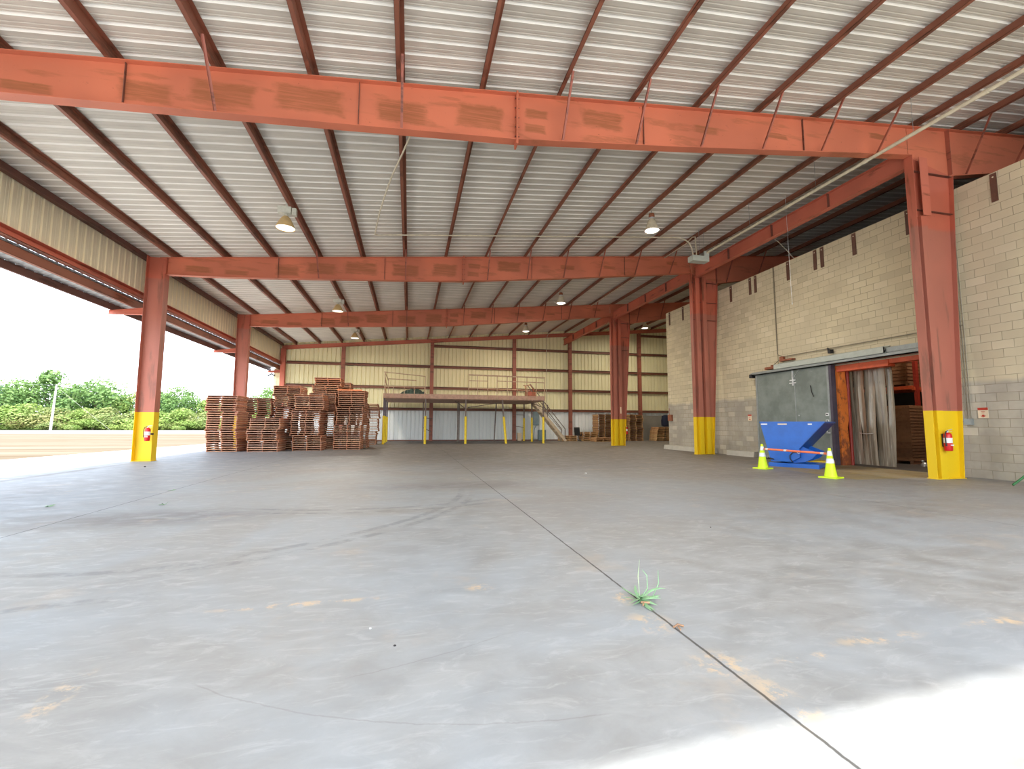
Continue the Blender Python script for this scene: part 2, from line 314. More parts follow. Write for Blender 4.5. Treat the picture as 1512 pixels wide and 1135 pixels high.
# ------------------------------------------------------------------ mesh helpers
class MB:
    def __init__(s): s.v = []; s.f = []; s.mi = []; s.smooth = []
    def add(s, vs, fs, mi=0, sm=False):
        b = len(s.v); s.v += [tuple(v) for v in vs]
        for f in fs: s.f.append(tuple(b + i for i in f)); s.mi.append(mi); s.smooth.append(sm)
        return s
    def box(s, x0, x1, y0, y1, z0, z1, mi=0, mat=None):
        vs = [Vector((x, y, z)) for x in (x0, x1) for y in (y0, y1) for z in (z0, z1)]
        if mat is not None: vs = [mat @ v for v in vs]
        return s.add(vs, [(0, 1, 3, 2), (4, 6, 7, 5), (0, 4, 5, 1), (2, 3, 7, 6), (0, 2, 6, 4), (1, 5, 7, 3)], mi)
    def prism(s, prof, ax, a, b, mi=0, mat=None, skew=None):
        """profile of 2-D points swept along axis ax from a to b; prof coords are the two other axes in order"""
        n = len(prof); vs = []
        for t in (a, b):
            for p in prof:
                q = list(p); q.insert(ax, t); q = Vector(q)
                if skew: q = skew(q)
                vs.append(mat @ q if mat is not None else q)
        fs = [tuple(range(n))[::-1], tuple(range(n, 2 * n))] + [(i, (i + 1) % n, n + (i + 1) % n, n + i) for i in range(n)]
        return s.add(vs, fs, mi)
    def bar(s, p, q, w, h=None, mi=0, up=(0, 0, 1)):
        p, q = Vector(p), Vector(q); h = h or w; d = (q - p).normalized(); u = Vector(up)
        if abs(d.dot(u)) > .98: u = Vector((0, 1, 0))
        r = d.cross(u).normalized(); u = r.cross(d)
        vs = [e + r * a * w / 2 + u * b * h / 2 for e in (p, q) for a, b in ((-1, -1), (1, -1), (1, 1), (-1, 1))]
        return s.add(vs, [(3, 2, 1, 0), (4, 5, 6, 7)] + [(i, (i + 1) % 4, 4 + (i + 1) % 4, 4 + i) for i in range(4)], mi)
    def tube(s, pts, r, seg=8, mi=0, cap=True):
        pts = [Vector(p) for p in pts]; rs = r if isinstance(r, (list, tuple)) else [r] * len(pts); rings = []
        pu = None
        for i, p in enumerate(pts):
            d = (pts[min(i + 1, len(pts) - 1)] - pts[max(i - 1, 0)]).normalized()
            if pu is None: pu = Vector((0, 0, 1)) if abs(d.z) < .9 else Vector((1, 0, 0))
            a = d.cross(pu).normalized(); u = a.cross(d).normalized(); pu = u
            rings.append([p + (a * math.cos(2 * math.pi * k / seg) + u * math.sin(2 * math.pi * k / seg)) * rs[i] for k in range(seg)])
        vs = [v for rg in rings for v in rg]; fs = []
        for i in range(len(pts) - 1):
            for k in range(seg): fs.append((i * seg + k, i * seg + (k + 1) % seg, (i + 1) * seg + (k + 1) % seg, (i + 1) * seg + k))
        s.add(vs, fs, mi, True)
        if cap: s.add(rings[0], [tuple(range(seg))[::-1]], mi); s.add(rings[-1], [tuple(range(seg))], mi)
        return s
    def lathe(s, prof, c=(0, 0, 0), seg=20, mi=0):
        vs = [(c[0] + r * math.cos(2 * math.pi * k / seg), c[1] + r * math.sin(2 * math.pi * k / seg), c[2] + z) for r, z in prof for k in range(seg)]
        fs = [(i * seg + k, i * seg + (k + 1) % seg, (i + 1) * seg + (k + 1) % seg, (i + 1) * seg + k) for i in range(len(prof) - 1) for k in range(seg)]
        return s.add(vs, fs, mi, True)
    def disc(s, c, r, seg=20, mi=0, nz=1):
        vs = [(c[0] + r * math.cos(2 * math.pi * k / seg), c[1] + r * math.sin(2 * math.pi * k / seg), c[2]) for k in range(seg)]
        return s.add(vs, [tuple(range(seg)) if nz > 0 else tuple(range(seg))[::-1]], mi)
    def build(s, name, mats, parent=None, origin=(0, 0, 0)):
        me = bpy.data.meshes.new(name); o = Vector(origin)
        me.from_pydata([tuple(Vector(v) - o) for v in s.v], [], s.f)
        for m in (mats if isinstance(mats, (list, tuple)) else [mats]): me.materials.append(M[m])
        me.polygons.foreach_set('material_index', s.mi); me.polygons.foreach_set('use_smooth', s.smooth); me.update()
        ob = bpy.data.objects.new(name, me); C.objects.link(ob); ob.location = o
        if parent is not None: ob.parent = parent
        return ob
def tag(o, label=None, cat=None, group=None, kind=None):
    if label: o['label'] = label
    if cat: o['category'] = cat
    if group: o['group'] = group
    if kind: o['kind'] = kind
    return o
def empty(name, label, cat, loc=(0, 0, 0), rz=0., group=None):
    o = bpy.data.objects.new(name, None); C.objects.link(o); o.location = loc; o.rotation_euler = (0, 0, rz); o.empty_display_size = .1
    return tag(o, label, cat, group)
def struct(name, mb, mats, label=None, origin=(0, 0, 0)):
    o = mb.build(name, mats, None, origin); o['kind'] = 'structure'
    if label: o['label'] = label; o['category'] = name.split('_')[0]
    return o
def copy_tree(o, parent=None):
    c = o.copy(); C.objects.link(c)
    if parent is not None: c.parent = parent
    for ch in list(o.children): copy_tree(ch, c)
    return c
def shift(v, d): return tuple(a + b for a, b in zip(v, d))

# ------------------------------------------------------------------ setting: floor, ground
f = MB().box(XL - .35, 24., -8., YB + .2, -.2, 0.)
struct('floor', f, 'floor', 'grey concrete slab with dark saw joints, tyre marks and ochre stains')
a = MB().prism([(-13.6, -8.), (-9.15, -8.), (-9.15, YB + .2), (-9.15, 60.), (-11.8, 60.), (-12.4, 30.), (-13.4, 18.)], 2, -.2, -.012)
a.box(-9.15, 24., -30., -8., -.2, -.012); a.box(-13.6, -9.15, -30., -8., -.2, -.012)
struct('pavement', a, 'apron', 'bright sunlit concrete apron outside the open left side')
g = MB().box(-260, 140, -90, 260, -.5, -.05)
struct('ground', g, 'ground', 'dry straw-coloured field between the apron and the trees')

# ------------------------------------------------------------------ ribbed sheeting
def rib_profile(a, b, pitch=.3048, h=.032):
    pts = []; k0 = 0; t = a
    while t < b - 1e-6:
        for dt, z in ((0, 0), (.095, 0), (.105, .006), (.118, .006), (.128, 0), (.175, 0), (.185, .006), (.198, .006), (.208, 0), (.230, 0), (.252, h), (.282, h)):
            if t + dt <= b: pts.append((t + dt, z))
        t += pitch
    pts.append((b, 0)); return pts
# roof: ribs run along X, profile along Y
pr = rib_profile(YF, YB + .15); PT = .2
vs = []; n = len(pr); X0, X1 = -9.2, 24.2
for x in (X0, X1):
    for y, z in pr: vs.append((x, y, zr(x) + PT + z))
for x in (X0, X1):
    for y, z in pr: vs.append((x, y, zr(x) + PT + z + .012))
fs = [(i, i + 1, n + i + 1, n + i) for i in range(n - 1)] + [(2 * n + i, 3 * n + i, 3 * n + i + 1, 2 * n + i + 1) for i in range(n - 1)]
fs += [(0, n, 3 * n, 2 * n), (n - 1, 3 * n - 1, 4 * n - 1, 2 * n - 1)] + [(i, 2 * n + i, 2 * n + i + 1, i + 1) for i in range(n - 1)] + [(n + i, n + i + 1, 3 * n + i + 1, 3 * n + i) for i in range(n - 1)]
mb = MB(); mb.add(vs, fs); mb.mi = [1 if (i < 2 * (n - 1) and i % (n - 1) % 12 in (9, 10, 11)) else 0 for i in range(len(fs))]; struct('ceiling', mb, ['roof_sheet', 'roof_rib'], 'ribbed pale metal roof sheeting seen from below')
# opaque outer skin of the roof insulation so no daylight leaks
mb = MB(); mb.prism([(X0, zr(X0) + PT + .06), (X1, zr(X1) + PT + .06), (X1, zr(X1) + PT + .1), (X0, zr(X0) + PT + .1)], 1, YF, YB + .15)
struct('roof', mb, 'outer_sheet')
def sheet_wall(name, mat, ax, a, b, pos, out, zlo, zhi, label=None, depth=.032):
    """ribs vertical. ax: axis along which the wall runs; pos: other coordinate; out: sign of rib direction; zlo/zhi callables"""
    p = rib_profile(a, b, h=depth); vs = []; m = len(p)
    for lay in (0, .012):
        for fz in (zlo, zhi):
            for t, h in p:
                q = pos + out * (h + lay); x = t if ax == 0 else q; y = q if ax == 0 else t
                vs.append((x, y, fz(x)))
    fs = [(i, i + 1, m + i + 1, m + i) for i in range(m - 1)] + [(2 * m + i, 3 * m + i, 3 * m + i + 1, 2 * m + i + 1) for i in range(m - 1)]
    fs += [(i, 2 * m + i, 2 * m + i + 1, i + 1) for i in range(m - 1)] + [(m + i, m + i + 1, 3 * m + i + 1, 3 * m + i) for i in range(m - 1)]
    mb = MB(); mb.add(vs, fs)
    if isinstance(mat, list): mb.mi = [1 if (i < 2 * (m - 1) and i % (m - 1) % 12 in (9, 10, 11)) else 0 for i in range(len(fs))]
    return struct(name, mb, mat, label)
sheet_wall('wall_back', 'wall_sheet', 0, -9.3, 24.1, YB, 1, lambda x: 0., lambda x: zr(x) + PT, 'beige ribbed metal back wall', .06)
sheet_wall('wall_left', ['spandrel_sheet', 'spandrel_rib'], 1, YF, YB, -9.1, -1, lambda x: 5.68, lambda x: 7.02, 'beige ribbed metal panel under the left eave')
sheet_wall('wall_outer', 'wall_sheet', 1, YF, YB, 24.05, 1, lambda x: 0., lambda x: zr(24) + PT, 'metal wall beyond the cold store')
mb = MB(); mb.box(-8.9, 23.9, YB - .06, YB - .035, 0, .09); struct('baseboard_back', mb, 'girt_steel')
# a short return of wall panel at the back left corner below the canopy
mb = MB(); mb.box(-9.5, -9.3, YB - .02, YB + .02, 0., 5.2); struct('trim_1', mb, 'wall_sheet')

# ------------------------------------------------------------------ eave and canopy along the left side
def c_channel(mb, ax, a, b, u, v, w, h, t=.008, open_dir=1, z=None):
    """lipped C section running along Y; u = x of web, v = z bottom"""
    mb.box(u, u + t * open_dir, a, b, v, v + h); mb.box(min(u, u + w * open_dir), max(u, u + w * open_dir), a, b, v, v + t)
    mb.box(min(u, u + w * open_dir), max(u, u + w * open_dir), a, b, v + h - t, v + h)
    l = u + w * open_dir; mb.box(min(l, l - t * open_dir), max(l, l - t * open_dir), a, b, v, v + .02)
e = empty('eave_strut', 'dark brown eave strut running above the beige panel on the left', 'beam', (-9.0, YF, 6.85))
mb = MB(); mb.box(-8.98, -8.96, YF + .3, YB, 6.84, 7.04); mb.box(-9.05, -8.9, YF, YB, 6.84, 6.855); o = mb.build('web', 'dark_steel'); o.parent = e; o.matrix_parent_inverse = e.matrix_basis.inverted()
def part(parent, name, mb, mats):
    """part given in world coordinates under a parent that may be moved"""
    bpy.context.view_layer.update()
    o = mb.build(name, mats); o.parent = parent
    o.matrix_parent_inverse = Matrix.Translation(-Vector(parent.location)) if parent.rotation_euler.z == 0 else (Matrix.Translation(parent.location) @ Matrix.Rotation(parent.rotation_euler.z, 4, 'Z')).inverted()
    return o
mb = MB(); c_channel(mb, 1, YF, YB, -9.08, 5.45, .16, .21)
struct('trim_2', mb, 'jack_steel', 'brown girt along the lower edge of the left panel')
mb = MB(); mb.box(-9.1, -8.93, YF, YB, 5.435, 5.448); struct('trim_3', mb, 'purlin_steel')
# canopy roof sheet slopes outward and down
mb = MB(); p = rib_profile(YF, YB); vs = []; m = len(p)
for lay in (0, .012):
    for x in (-9.1, -9.78):
        for t, h in p: vs.append((x, t, 5.415 + (x + 9.1) * .32 + h + lay))
fs = [(i, m + i, m + i + 1, i + 1) for i in range(m - 1)] + [(2 * m + i, 2 * m + i + 1, 3 * m + i + 1, 3 * m + i) for i in range(m - 1)]
mb.add(vs, fs); struct('canopy', mb, 'canopy_sheet', 'narrow sheet canopy outside the left panel')
mb = MB(); c_channel(mb, 1, YF, YB, -9.11, 5.13, .1, .24, open_dir=-1); o = mb.build('canopy_purlin', 'purlin_steel'); tag(o, 'brown channel carrying the left canopy, the one beside the columns', 'beam')
mb = MB(); c_channel(mb, 1, YF, YB, -9.7, 4.985, .08, .2, open_dir=-1); o = mb.build('canopy_purlin', 'dark_steel'); tag(o, 'dark channel along the outer edge of the left canopy', 'beam')
for i, (yk, w) in enumerate(((Y1, 'out of frame at the near column'), (Y2, 'at the near left column'), (Y3, 'at the second left column behind the pallets'), (YB - .2, 'at the back left corner'))):
    mb = MB()
    mb.prism([(-9.85, 4.86), (XL, 4.89), (XL, 4.9), (-9.85, 4.872)], 1, yk - .06, yk + .06); mb.prism([(-9.85, 4.965), (XL, 5.11), (XL, 5.122), (-9.85, 4.977)], 1, yk - .06, yk + .06); mb.prism([(-9.85, 4.872), (XL, 4.9), (XL, 5.11), (-9.85, 4.965)], 1, yk - .005, yk + .005)
    o = mb.build('canopy_bracket', 'jack_steel'); tag(o, 'short red steel bracket under the left canopy ' + w, 'bracket')
mb = MB(); mb.tube([(-9.6, YB - .2, 4.875), (-9.6, YB - .2, 4.72)], .02, 6); mb.tube([(-9.85, YB - .2, 4.62), (-9.6, YB - .2, 4.78), (-9.4, YB - .2, 4.64)], .05, 8)
mb.build('eave_floodlight', 'black'); tag(bpy.data.objects['eave_floodlight'], 'small dark twin floodlight under the canopy at the back left corner', 'light')

# ------------------------------------------------------------------ purlins
def zsection(mb, x, y0, y1):
    zb = zr(x) + .004; t = .006; zt = zr(x) + PT - .004
    mb.box(x - t / 2, x + t / 2, y0, y1, zb, zt)
    mb.box(x - .075, x, y0, y1, zb, zb + t); mb.box(x - .075, x - .075 + t, y0, y1, zb, zb + .022)
    mb.box(x, x + .075, y0, y1, zt - t, zt)
for i, x in enumerate(PURLINS):
    mb = MB(); zsection(mb, x, YF + .32, YB - .03)
    o = mb.build('roof_purlin', 'purlin_steel', None, (x, YF, zr(x)))
    tag(o, 'long brown roof purlin, the %s counting from the left eave' % ordw(i + 1), 'purlin', 'roof purlins')
mb = MB(); mb.prism([(-9.3, zr(-9.3) + .185), (24.2, zr(24.2) + .185), (24.2, zr(24.2) + .42), (-9.3, zr(-9.3) + .42)], 1, YF - .05, YF - .002); struct('added_fascia', mb, 'outer_sheet')  # unseen front fascia, added to give the floor shadow a straight edge

# ------------------------------------------------------------------ rafters (tapered I sections) and columns
BOT = [(-8.25, 6.31), (-6.4, 6.36), (-1.39, 6.65), (1.95, 6.86), (5.57, 7.24), (12.1, 8.0)]
BOT2 = [(13.5, 7.64), (14.98, 7.91), (18.5, 8.6), (24., 9.15)]
def zbot(x, tab=BOT):
    for (a, za), (b, zb) in zip(tab, tab[1:]):
        if x <= b: return za + (zb - za) * (x - a) / (b - a)
    return tab[-1][1]
def rafter(yk, which, front=True):
    e = empty('roof_rafter', which, 'rafter', (XL, yk, 6.3), 0, 'red roof rafters')
    top = lambda x: zr(x) - .002
    # web
    mb = MB(); xs = [p[0] for p in BOT]
    poly = [(x, z + .012) for x, z in BOT] + [(x, top(x) - .012) for x in xs[::-1]]
    mb.prism(poly, 1, yk - .005, yk + .005); part(e, 'web', mb, 'rafter_steel')
    mb = MB()
    for (a, za), (b, zb) in zip(BOT, BOT[1:]): mb.prism([(a, za), (b, zb), (b, zb + .014), (a, za + .014)], 1, yk - .1, yk + .1)
    part(e, 'bottom_flange', mb, 'rafter_steel')
    mb = MB(); mb.prism([(XL + .35, top(XL + .35) - .014), (24., top(24.) - .014), (24., top(24.)), (XL + .35, top(XL + .35))], 1, yk - .1, yk + .1)
    part(e, 'top_flange', mb, 'rafter_steel')
    mb = MB(); poly = [(12.12, 8.0)] + [(13.5, 7.66)] + [(x, z + .012) for x, z in BOT2[1:]] + [(24., top(24.) - .012), (12.12, top(12.12) - .012)]
    mb.prism(poly, 1, yk - .005, yk + .005); part(e, 'tail_web', mb, 'rafter_steel')
    mb = MB()
    for (a, za), (b, zb) in zip(BOT2, BOT2[1:]): mb.prism([(a, za), (b, zb), (b, zb + .014), (a, za + .014)], 1, yk - .1, yk + .1)
    part(e, 'tail_flange', mb, 'rafter_steel')
    for x in (-4.75, -1.05, 4.75, 8.9):
        mb = MB(); mb.box(x - .005, x + .005, yk - .05, yk + .05, zbot(x) + .014, top(x) - .014); part(e, 'stiffener', mb, 'dark_steel')
    mb = MB(); x = 1.95; mb.box(x - .018, x - .002, yk - .11, yk + .11, zbot(x) - .09, top(x) + .03); mb.box(x + .002, x + .018, yk - .11, yk + .11, zbot(x) - .09, top(x) + .03)
    part(e, 'splice_plate', mb, 'rafter_steel')
    for k in range(5):
        z = zbot(x) + .08 + k * .2
        if z < top(x) - .05: part(e, 'bolt', MB().tube([(x - .045, yk - .06, z), (x + .045, yk - .06, z)], .013, 6), 'dark_steel')
    for i, x in enumerate(PURLINS):
        if i in (3, 5, 7, 8, 9, 10, 11, 12, 14, 15):
            xx = x + .02; zb = zbot(xx) if x < 12.1 else zbot(xx, BOT2)
            mb = MB(); p = (xx, yk - .1, zb + .02); q = (xx, yk - .72, zr(xx) + .05)
            mb.bar(p, q, .045, .005, up=(1, 0, 0)); mb.bar(shift(p, (.02, 0, 0)), shift(q, (.02, 0, 0)), .005, .045, up=(1, 0, 0)); part(e, 'flange_brace', mb, 'brace_steel')
    return e
rafter(Y1, 'deep rust-blotched red rafter, the nearest and largest, crossing the whole view')
rafter(Y2, 'red tapered rafter, the middle of the three, joining the near left column')
rafter(Y3, 'red tapered rafter farthest back, just in front of the back wall bay')
e = empty('end_rafter', 'slim red rafter lying along the top of the beige back wall', 'rafter', (XL, YB - .25, 6.6))
mb = MB(); mb.prism([(-9., zr(-9.) - .3), (24., zr(24.) - .3), (24., zr(24.) - .29), (-9., zr(-9.) - .29)], 1, YB - .27, YB - .13); part(e, 'bottom_flange', mb, 'jack_steel')
mb = MB(); mb.prism([(-9., zr(-9.) - .29), (24., zr(24.) - .29), (24., zr(24.) - .01), (-9., zr(-9.) - .01)], 1, YB - .205, YB - .195); part(e, 'web', mb, 'jack_steel')

def left_column(yk, label, top=None):
    e = empty('steel_column', label, 'column', (XL, yk, 0), 0, 'left columns')
    t = zr(XL) + .05; w = .5
    x1 = XL + .56
    mb = MB(); mb.box(XL + .012, x1 - .012, yk - .005, yk + .005, .015, t); part(e, 'web', mb, 'column_steel')
    mb = MB(); mb.box(XL, XL + .014, yk - .16, yk + .16, 0.015, t); part(e, 'outer_flange', mb, 'column_steel')
    mb = MB(); mb.box(x1 - .014, x1, yk - .16, yk + .16, 0.015, 6.32); part(e, 'inner_flange', mb, 'column_steel')
    mb = MB(); mb.box(XL - .02, x1 + .02, yk - .17, yk + .17, 0, .015); part(e, 'base_plate', mb, 'column_steel')
    mb = MB(); mb.box(x1 - .006, x1 + .008, yk - .1, yk + .1, 6.32, zr(x1) - .01); part(e, 'connection_plate', mb, 'column_steel')
    return e
left_column(Y2, 'steel column with yellow base on the left, nearest, a fire extinguisher on it')
left_column(Y3, 'steel column on the left rising behind the tall pallet stacks')
left_column(Y1, 'steel column on the left, just outside the picture edge')
e = empty('steel_column', 'slim red steel column in the back left corner against the beige wall', 'column', (-8.87, YB - .3, 0))
mb = MB(); mb.box(-9.02, -8.72, YB - .16, YB - .15, .0, 6.6); part(e, 'outer_flange', mb, 'jack_steel')
mb = MB(); mb.box(-9.02, -8.72, YB - .41, YB - .4, .0, 6.6); part(e, 'inner_flange', mb, 'jack_steel')
mb = MB(); mb.box(-8.875, -8.865, YB - .4, YB - .16, .0, 6.6); part(e, 'web', mb, 'jack_steel')

def right_column(yk, label, post):
    e = empty('steel_column', label, 'column', (XR, yk, 0), 0, 'right columns')
    zt = zr(XR) - .02; b, h = .1, 7.62
    xb, xt = 12.95, 13.42
    mb = MB(); mb.prism([(XR + .012, .015), (xb - .014, .015), (xt - .014, h + .07), (XR + .014, 8.01)], 1, yk - .004, yk + .004); part(e, 'web', mb, 'column_steel')
    mb = MB(); mb.box(XR, XR + .014, yk - b, yk + b, .015, 8.0); part(e, 'inner_flange', mb, 'column_steel')
    mb = MB(); mb.prism([(xb - .014, .015), (xb, .015), (xt, h), (xt - .014, h)], 1, yk - b, yk + b); part(e, 'outer_flange', mb, 'column_steel')
    mb = MB(); mb.box(XR - .02, xb + .02, yk - b - .02, yk + b + .02, 0, .015); part(e, 'base_plate', mb, 'column_steel')
    for z in ((7.6, 6.6) if not post else (7.6, 6.7, 5.9)):
        x = xb + (xt - xb) * z / h
        mb = MB(); mb.box(XR + .014, x - .014, yk - .08, yk + .08, z, z + .01); part(e, 'stiffener', mb, 'dark_steel')
    if post:   # strut built up of two channels on the near side carrying the jack beam
        for k, (xa, xb2) in enumerate(((XR + .12, XR + .31), (XR + .46, XR + .65))):
            mb = MB(); mb.box(xa, xb2, yk - b - .075, yk - b - .065, .015, 7.84); mb.box(xa, xa + .01, yk - b - .065, yk - .01, .015, 7.84); mb.box(xb2 - .01, xb2, yk - b - .065, yk - .01, .015, 7.84)
            part(e, 'strut', mb, 'column_steel')
    else:
        mb = MB(); mb.box(XR + .1, XR + .3, yk - b - .02, yk - b - .01, 0.015, 6.42); mb.box(XR + .1, XR + .11, yk - b - .01, yk - .01, 0.015, 6.42); part(e, 'cover_channel', mb, 'column_steel')
        mb = MB(); mb.box(XR + .17, XR + .43, yk - b - .035, yk - b - .025, 6.45, 7.95); part(e, 'cover_plate', mb, 'jack_steel')
    mb = MB(); mb.box(xt - .02, xt - .006, yk - .1, yk + .1, h + .05, zr(xt) - .02); part(e, 'cap_stiffener', mb, 'brace_steel')
    return e
right_column(Y1, 'tapered steel column with yellow base on the right, nearest and largest', False)
right_column(Y2, 'tapered steel column with yellow base, the middle one on the right', True)
right_column(Y3, 'tapered steel column with yellow base on the right, farthest back', True)
def jack(y0, y1, label):
    e = empty('jack_beam', label, 'beam', (XR + .12, y0, 7.8), 0, 'jack beams over the right columns')
    x = XR + .14
    mb = MB(); mb.box(x - .1, x + .1, y0, y1, 7.78, 7.794); part(e, 'bottom_flange', mb, 'jack_steel')
    mb = MB(); mb.box(x - .1, x + .1, y0, y1, 8.24, 8.254); part(e, 'top_flange', mb, 'jack_steel')
    mb = MB(); mb.box(x - .005, x + .005, y0, y1, 7.794, 8.24); part(e, 'web', mb, 'jack_steel')
    for k in (1, 2, 3):
        y = y0 + (y1 - y0) * k / 4; mb = MB(); mb.box(x - .09, x - .006, y - .005, y + .005, 7.794, 8.24); part(e, 'stiffener', mb, 'dark_steel')
jack(Y1 + .11, Y2 - .19, 'long red jack beam between the nearest and the middle right columns')
jack(Y2 + .11, Y3 - .19, 'red jack beam between the middle and the farthest right columns')
jack(Y3 + .11, YB - .3, 'red jack beam from the farthest right column to the back wall')

# ------------------------------------------------------------------ back wall framing
for i, (x, nm) in enumerate(((-4.82, 'the first from the back left corner'), (1.59, 'behind the left half of the mezzanine'), (8.05, 'behind the right half of the mezzanine'), (12.74, 'just right of the mezzanine stair'), (18.98, 'between the far right column and the block wall'))):
    e = empty('steel_post', 'red vertical post of the back wall, ' + nm, 'post', (x, YB - .3, 0), 0, 'back wall posts')
    h = zr(x) - .33
    mb = MB(); mb.box(x - .13, x + .13, YB - .41, YB - .4, 0, h); part(e, 'front_flange', mb, 'post_steel')
    mb = MB(); mb.box(x - .13, x + .13, YB - .2, YB - .19, 0, h); part(e, 'back_flange', mb, 'post_steel')
    mb = MB(); mb.box(x - .005, x + .005, YB - .4, YB - .2, 0, h); part(e, 'web', mb, 'post_steel')
for z, x0, nm in ((2.4, -8.7, 'lowest of the brown girts on the back wall'), (4.03, -8.7, 'second brown girt up the back wall, at the mezzanine rail'), (5.67, -8.7, 'third brown girt up the back wall'), (7.29, 1.6, 'fourth brown girt up, starting behind the middle of the mezzanine'), (8.92, 18.98, 'highest short brown girt, near the block wall')):
    mb = MB(); mb.box(x0, 23.9, YB - .185, YB - .005, z - .1, z - .092); mb.box(x0, 23.9, YB - .012, YB - .004, z - .1, z + .1); mb.box(x0, 23.9, YB - .185, YB - .177, z - .1, z + .02); mb.box(x0, 23.9, YB - .1, YB - .005, z + .092, z + .1)
    tag(mb.build('wall_girt', 'girt_steel'), nm, 'girt', 'back wall girts')

# ------------------------------------------------------------------ block wall, cold store
OY0, OY1, OZ = 8.75, 11.76, 3.17
mb = MB(); T = .2
mb.box(XW, XW + T, OY1, 21.45, 0, ZW); mb.box(XW, XW + T, YF, OY0, 0, ZW); mb.box(XW, XW + T, OY0, OY1, OZ, ZW)
struct('wall_right', mb, 'block', 'tall cream painted concrete block wall of the cold store')
mb = MB(); mb.box(XW + T, 24., 21.25, 21.45, 0, ZW); struct('wall_store_end', mb, 'block')
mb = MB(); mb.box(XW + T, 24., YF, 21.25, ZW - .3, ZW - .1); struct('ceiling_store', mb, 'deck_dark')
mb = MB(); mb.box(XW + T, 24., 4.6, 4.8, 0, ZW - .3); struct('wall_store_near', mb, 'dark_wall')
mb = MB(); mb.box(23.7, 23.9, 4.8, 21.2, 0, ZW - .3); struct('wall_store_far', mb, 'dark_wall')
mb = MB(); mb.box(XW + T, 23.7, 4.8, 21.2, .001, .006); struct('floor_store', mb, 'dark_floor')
for i, (y0, y1) in enumerate(((17.65, 21.6), (15.2, 16.75))):
    mb = MB(); mb.prism([(XW - .25, 0), (XW, 0), (XW, .23), (XW - .22, .21)], 1, y0, y1); struct('baseboard_right_%d' % (i + 1), mb, 'kerb')
mb = MB(); mb.prism([(XW, 0), (XW + .3, 0), (XW + .3, .23), (XW, .23)], 1, 21.46, 21.6); struct('baseboard_end', mb, 'kerb')
PL = [(21.1, 'left end corner of the block wall'), (19.9, 'far side of the middle column'), (16.39, 'near side of the middle column'), (15.27, 'left of the close pair beyond the joint'), (14.98, 'right of the close pair beyond the joint'), (13.38, 'just right of the vertical wall joint'), (12.25, 'left of the pair above the door'), (11.98, 'right of the pair above the door'), (10.86, 'above the doorway'), (9.3, 'partly behind the nearest column'), (7.4, 'right of the nearest column')]
for y, nm in PL:
    mb = MB(); mb.box(XW - .02, XW - .001, y - .062, y + .062, ZW - .72, ZW - .03, 0)
    for dz in (.09,): mb.tube([(XW - .028, y, ZW - .03 - dz), (XW - .02, y, ZW - .03 - dz)], .018, 8, 1)
    tag(mb.build('wall_plate', ['plate_brown', 'conduit'], None, (XW, y, ZW - .72)), 'brown steel plate at the block wall top, ' + nm, 'steel plate', 'plates along the block wall top')

# door frame, leaf, track
mb = MB()
for y in (OY1 - .02, ):
    mb.box(XW - .1, XW - .005, y, y + .12, 0, OZ + .12, 0)
struct('trim_4', mb, 'slate')
mb = MB(); segs = [(0, .30), (.8, .27), (1.2, .24), (1.5, .32), (2., .36), (2.6, .28), (3.17, .25)]
vs = []
for z, w in segs: vs += [(XW - .03, OY1 - .01, z), (XW - .03 + .0, OY1 - .09 , z), (XW + w, OY1 - .10 , z), (XW + w + .02, OY1 - .01, z)]
fs = [(i * 4 + k, i * 4 + (k + 1) % 4, i * 4 + 4 + (k + 1) % 4, i * 4 + 4 + k) for i in range(len(segs) - 1) for k in range(4)] + [(0, 1, 2, 3), tuple(len(vs) - 4 + k for k in (3, 2, 1, 0))]
mb.add(vs, fs); struct('trim_5', mb, 'jamb_foam', 'orange foam-covered jamb of the cold store doorway')
mb = MB(); mb.box(XW - .04, XW + .2, 8.7, OY1 - .1, OZ - .13, OZ + .0); mb.box(XW - .08, XW + .1, 10.05, OY1 - .1, OZ - .2, OZ - .02); struct('trim_6', mb, 'beam_orange', 'orange header over the cold store doorway')
mb = MB(); mb.box(XW - .04, XW + .25, OY0 - .02, OY0 + .1, 0, OZ - .13); struct('trim_7', mb, 'jamb_foam')
d = empty('door_1', None, None, (XW - .2, 13.35, 0)); d['kind'] = 'structure'; d['label'] = 'grey insulated sliding door parked left of the doorway'
DX = XW - .2
mb = MB(); mb.box(DX, DX + .14, 11.78, 14.98, .04, 3.2); part(d, 'door_leaf', mb, 'door_skin')
mb = MB(); mb.box(DX - .012, DX, 11.78, 11.9, .04, 3.2); mb.box(DX - .012, DX, 14.9, 14.98, .04, 3.2); mb.box(DX - .012, DX, 11.9, 14.9, .04, .12); part(d, 'edge_trim', mb, 'galv')
mb = MB(); mb.box(DX - .05, DX + .1, 11.7, 11.79, .0, 3.2); part(d, 'door_gasket', mb, 'slate')
mb = MB(); mb.box(DX - .006, DX, 13.14, 13.18, .1, 2.72); part(d, 'seam', mb, 'galv')
mb = MB(); mb.tube([(DX - .03, 12.5, 2.6), (DX - .03, 12.47, 2.4), (DX - .03, 12.4, 2.22)], .012, 6); part(d, 'pull_handle', mb, 'black')
mb = MB(); mb.box(DX - .03, DX - .01, 13.08, 13.2, 2.73, 2.77); mb.box(DX - .03, DX - .01, 13.24, 13.36, 2.73, 2.77); mb.box(DX - .03, DX - .01, 13.1, 13.2, 2.83, 2.87); mb.box(DX - .03, DX - .01, 13.24, 13.34, 2.83, 2.87); mb.box(DX - .02, DX, 13.19, 13.25, 2.66, 3.3)
part(d, 'hanger_strap', mb, 'zinc_bright')
mb = MB()
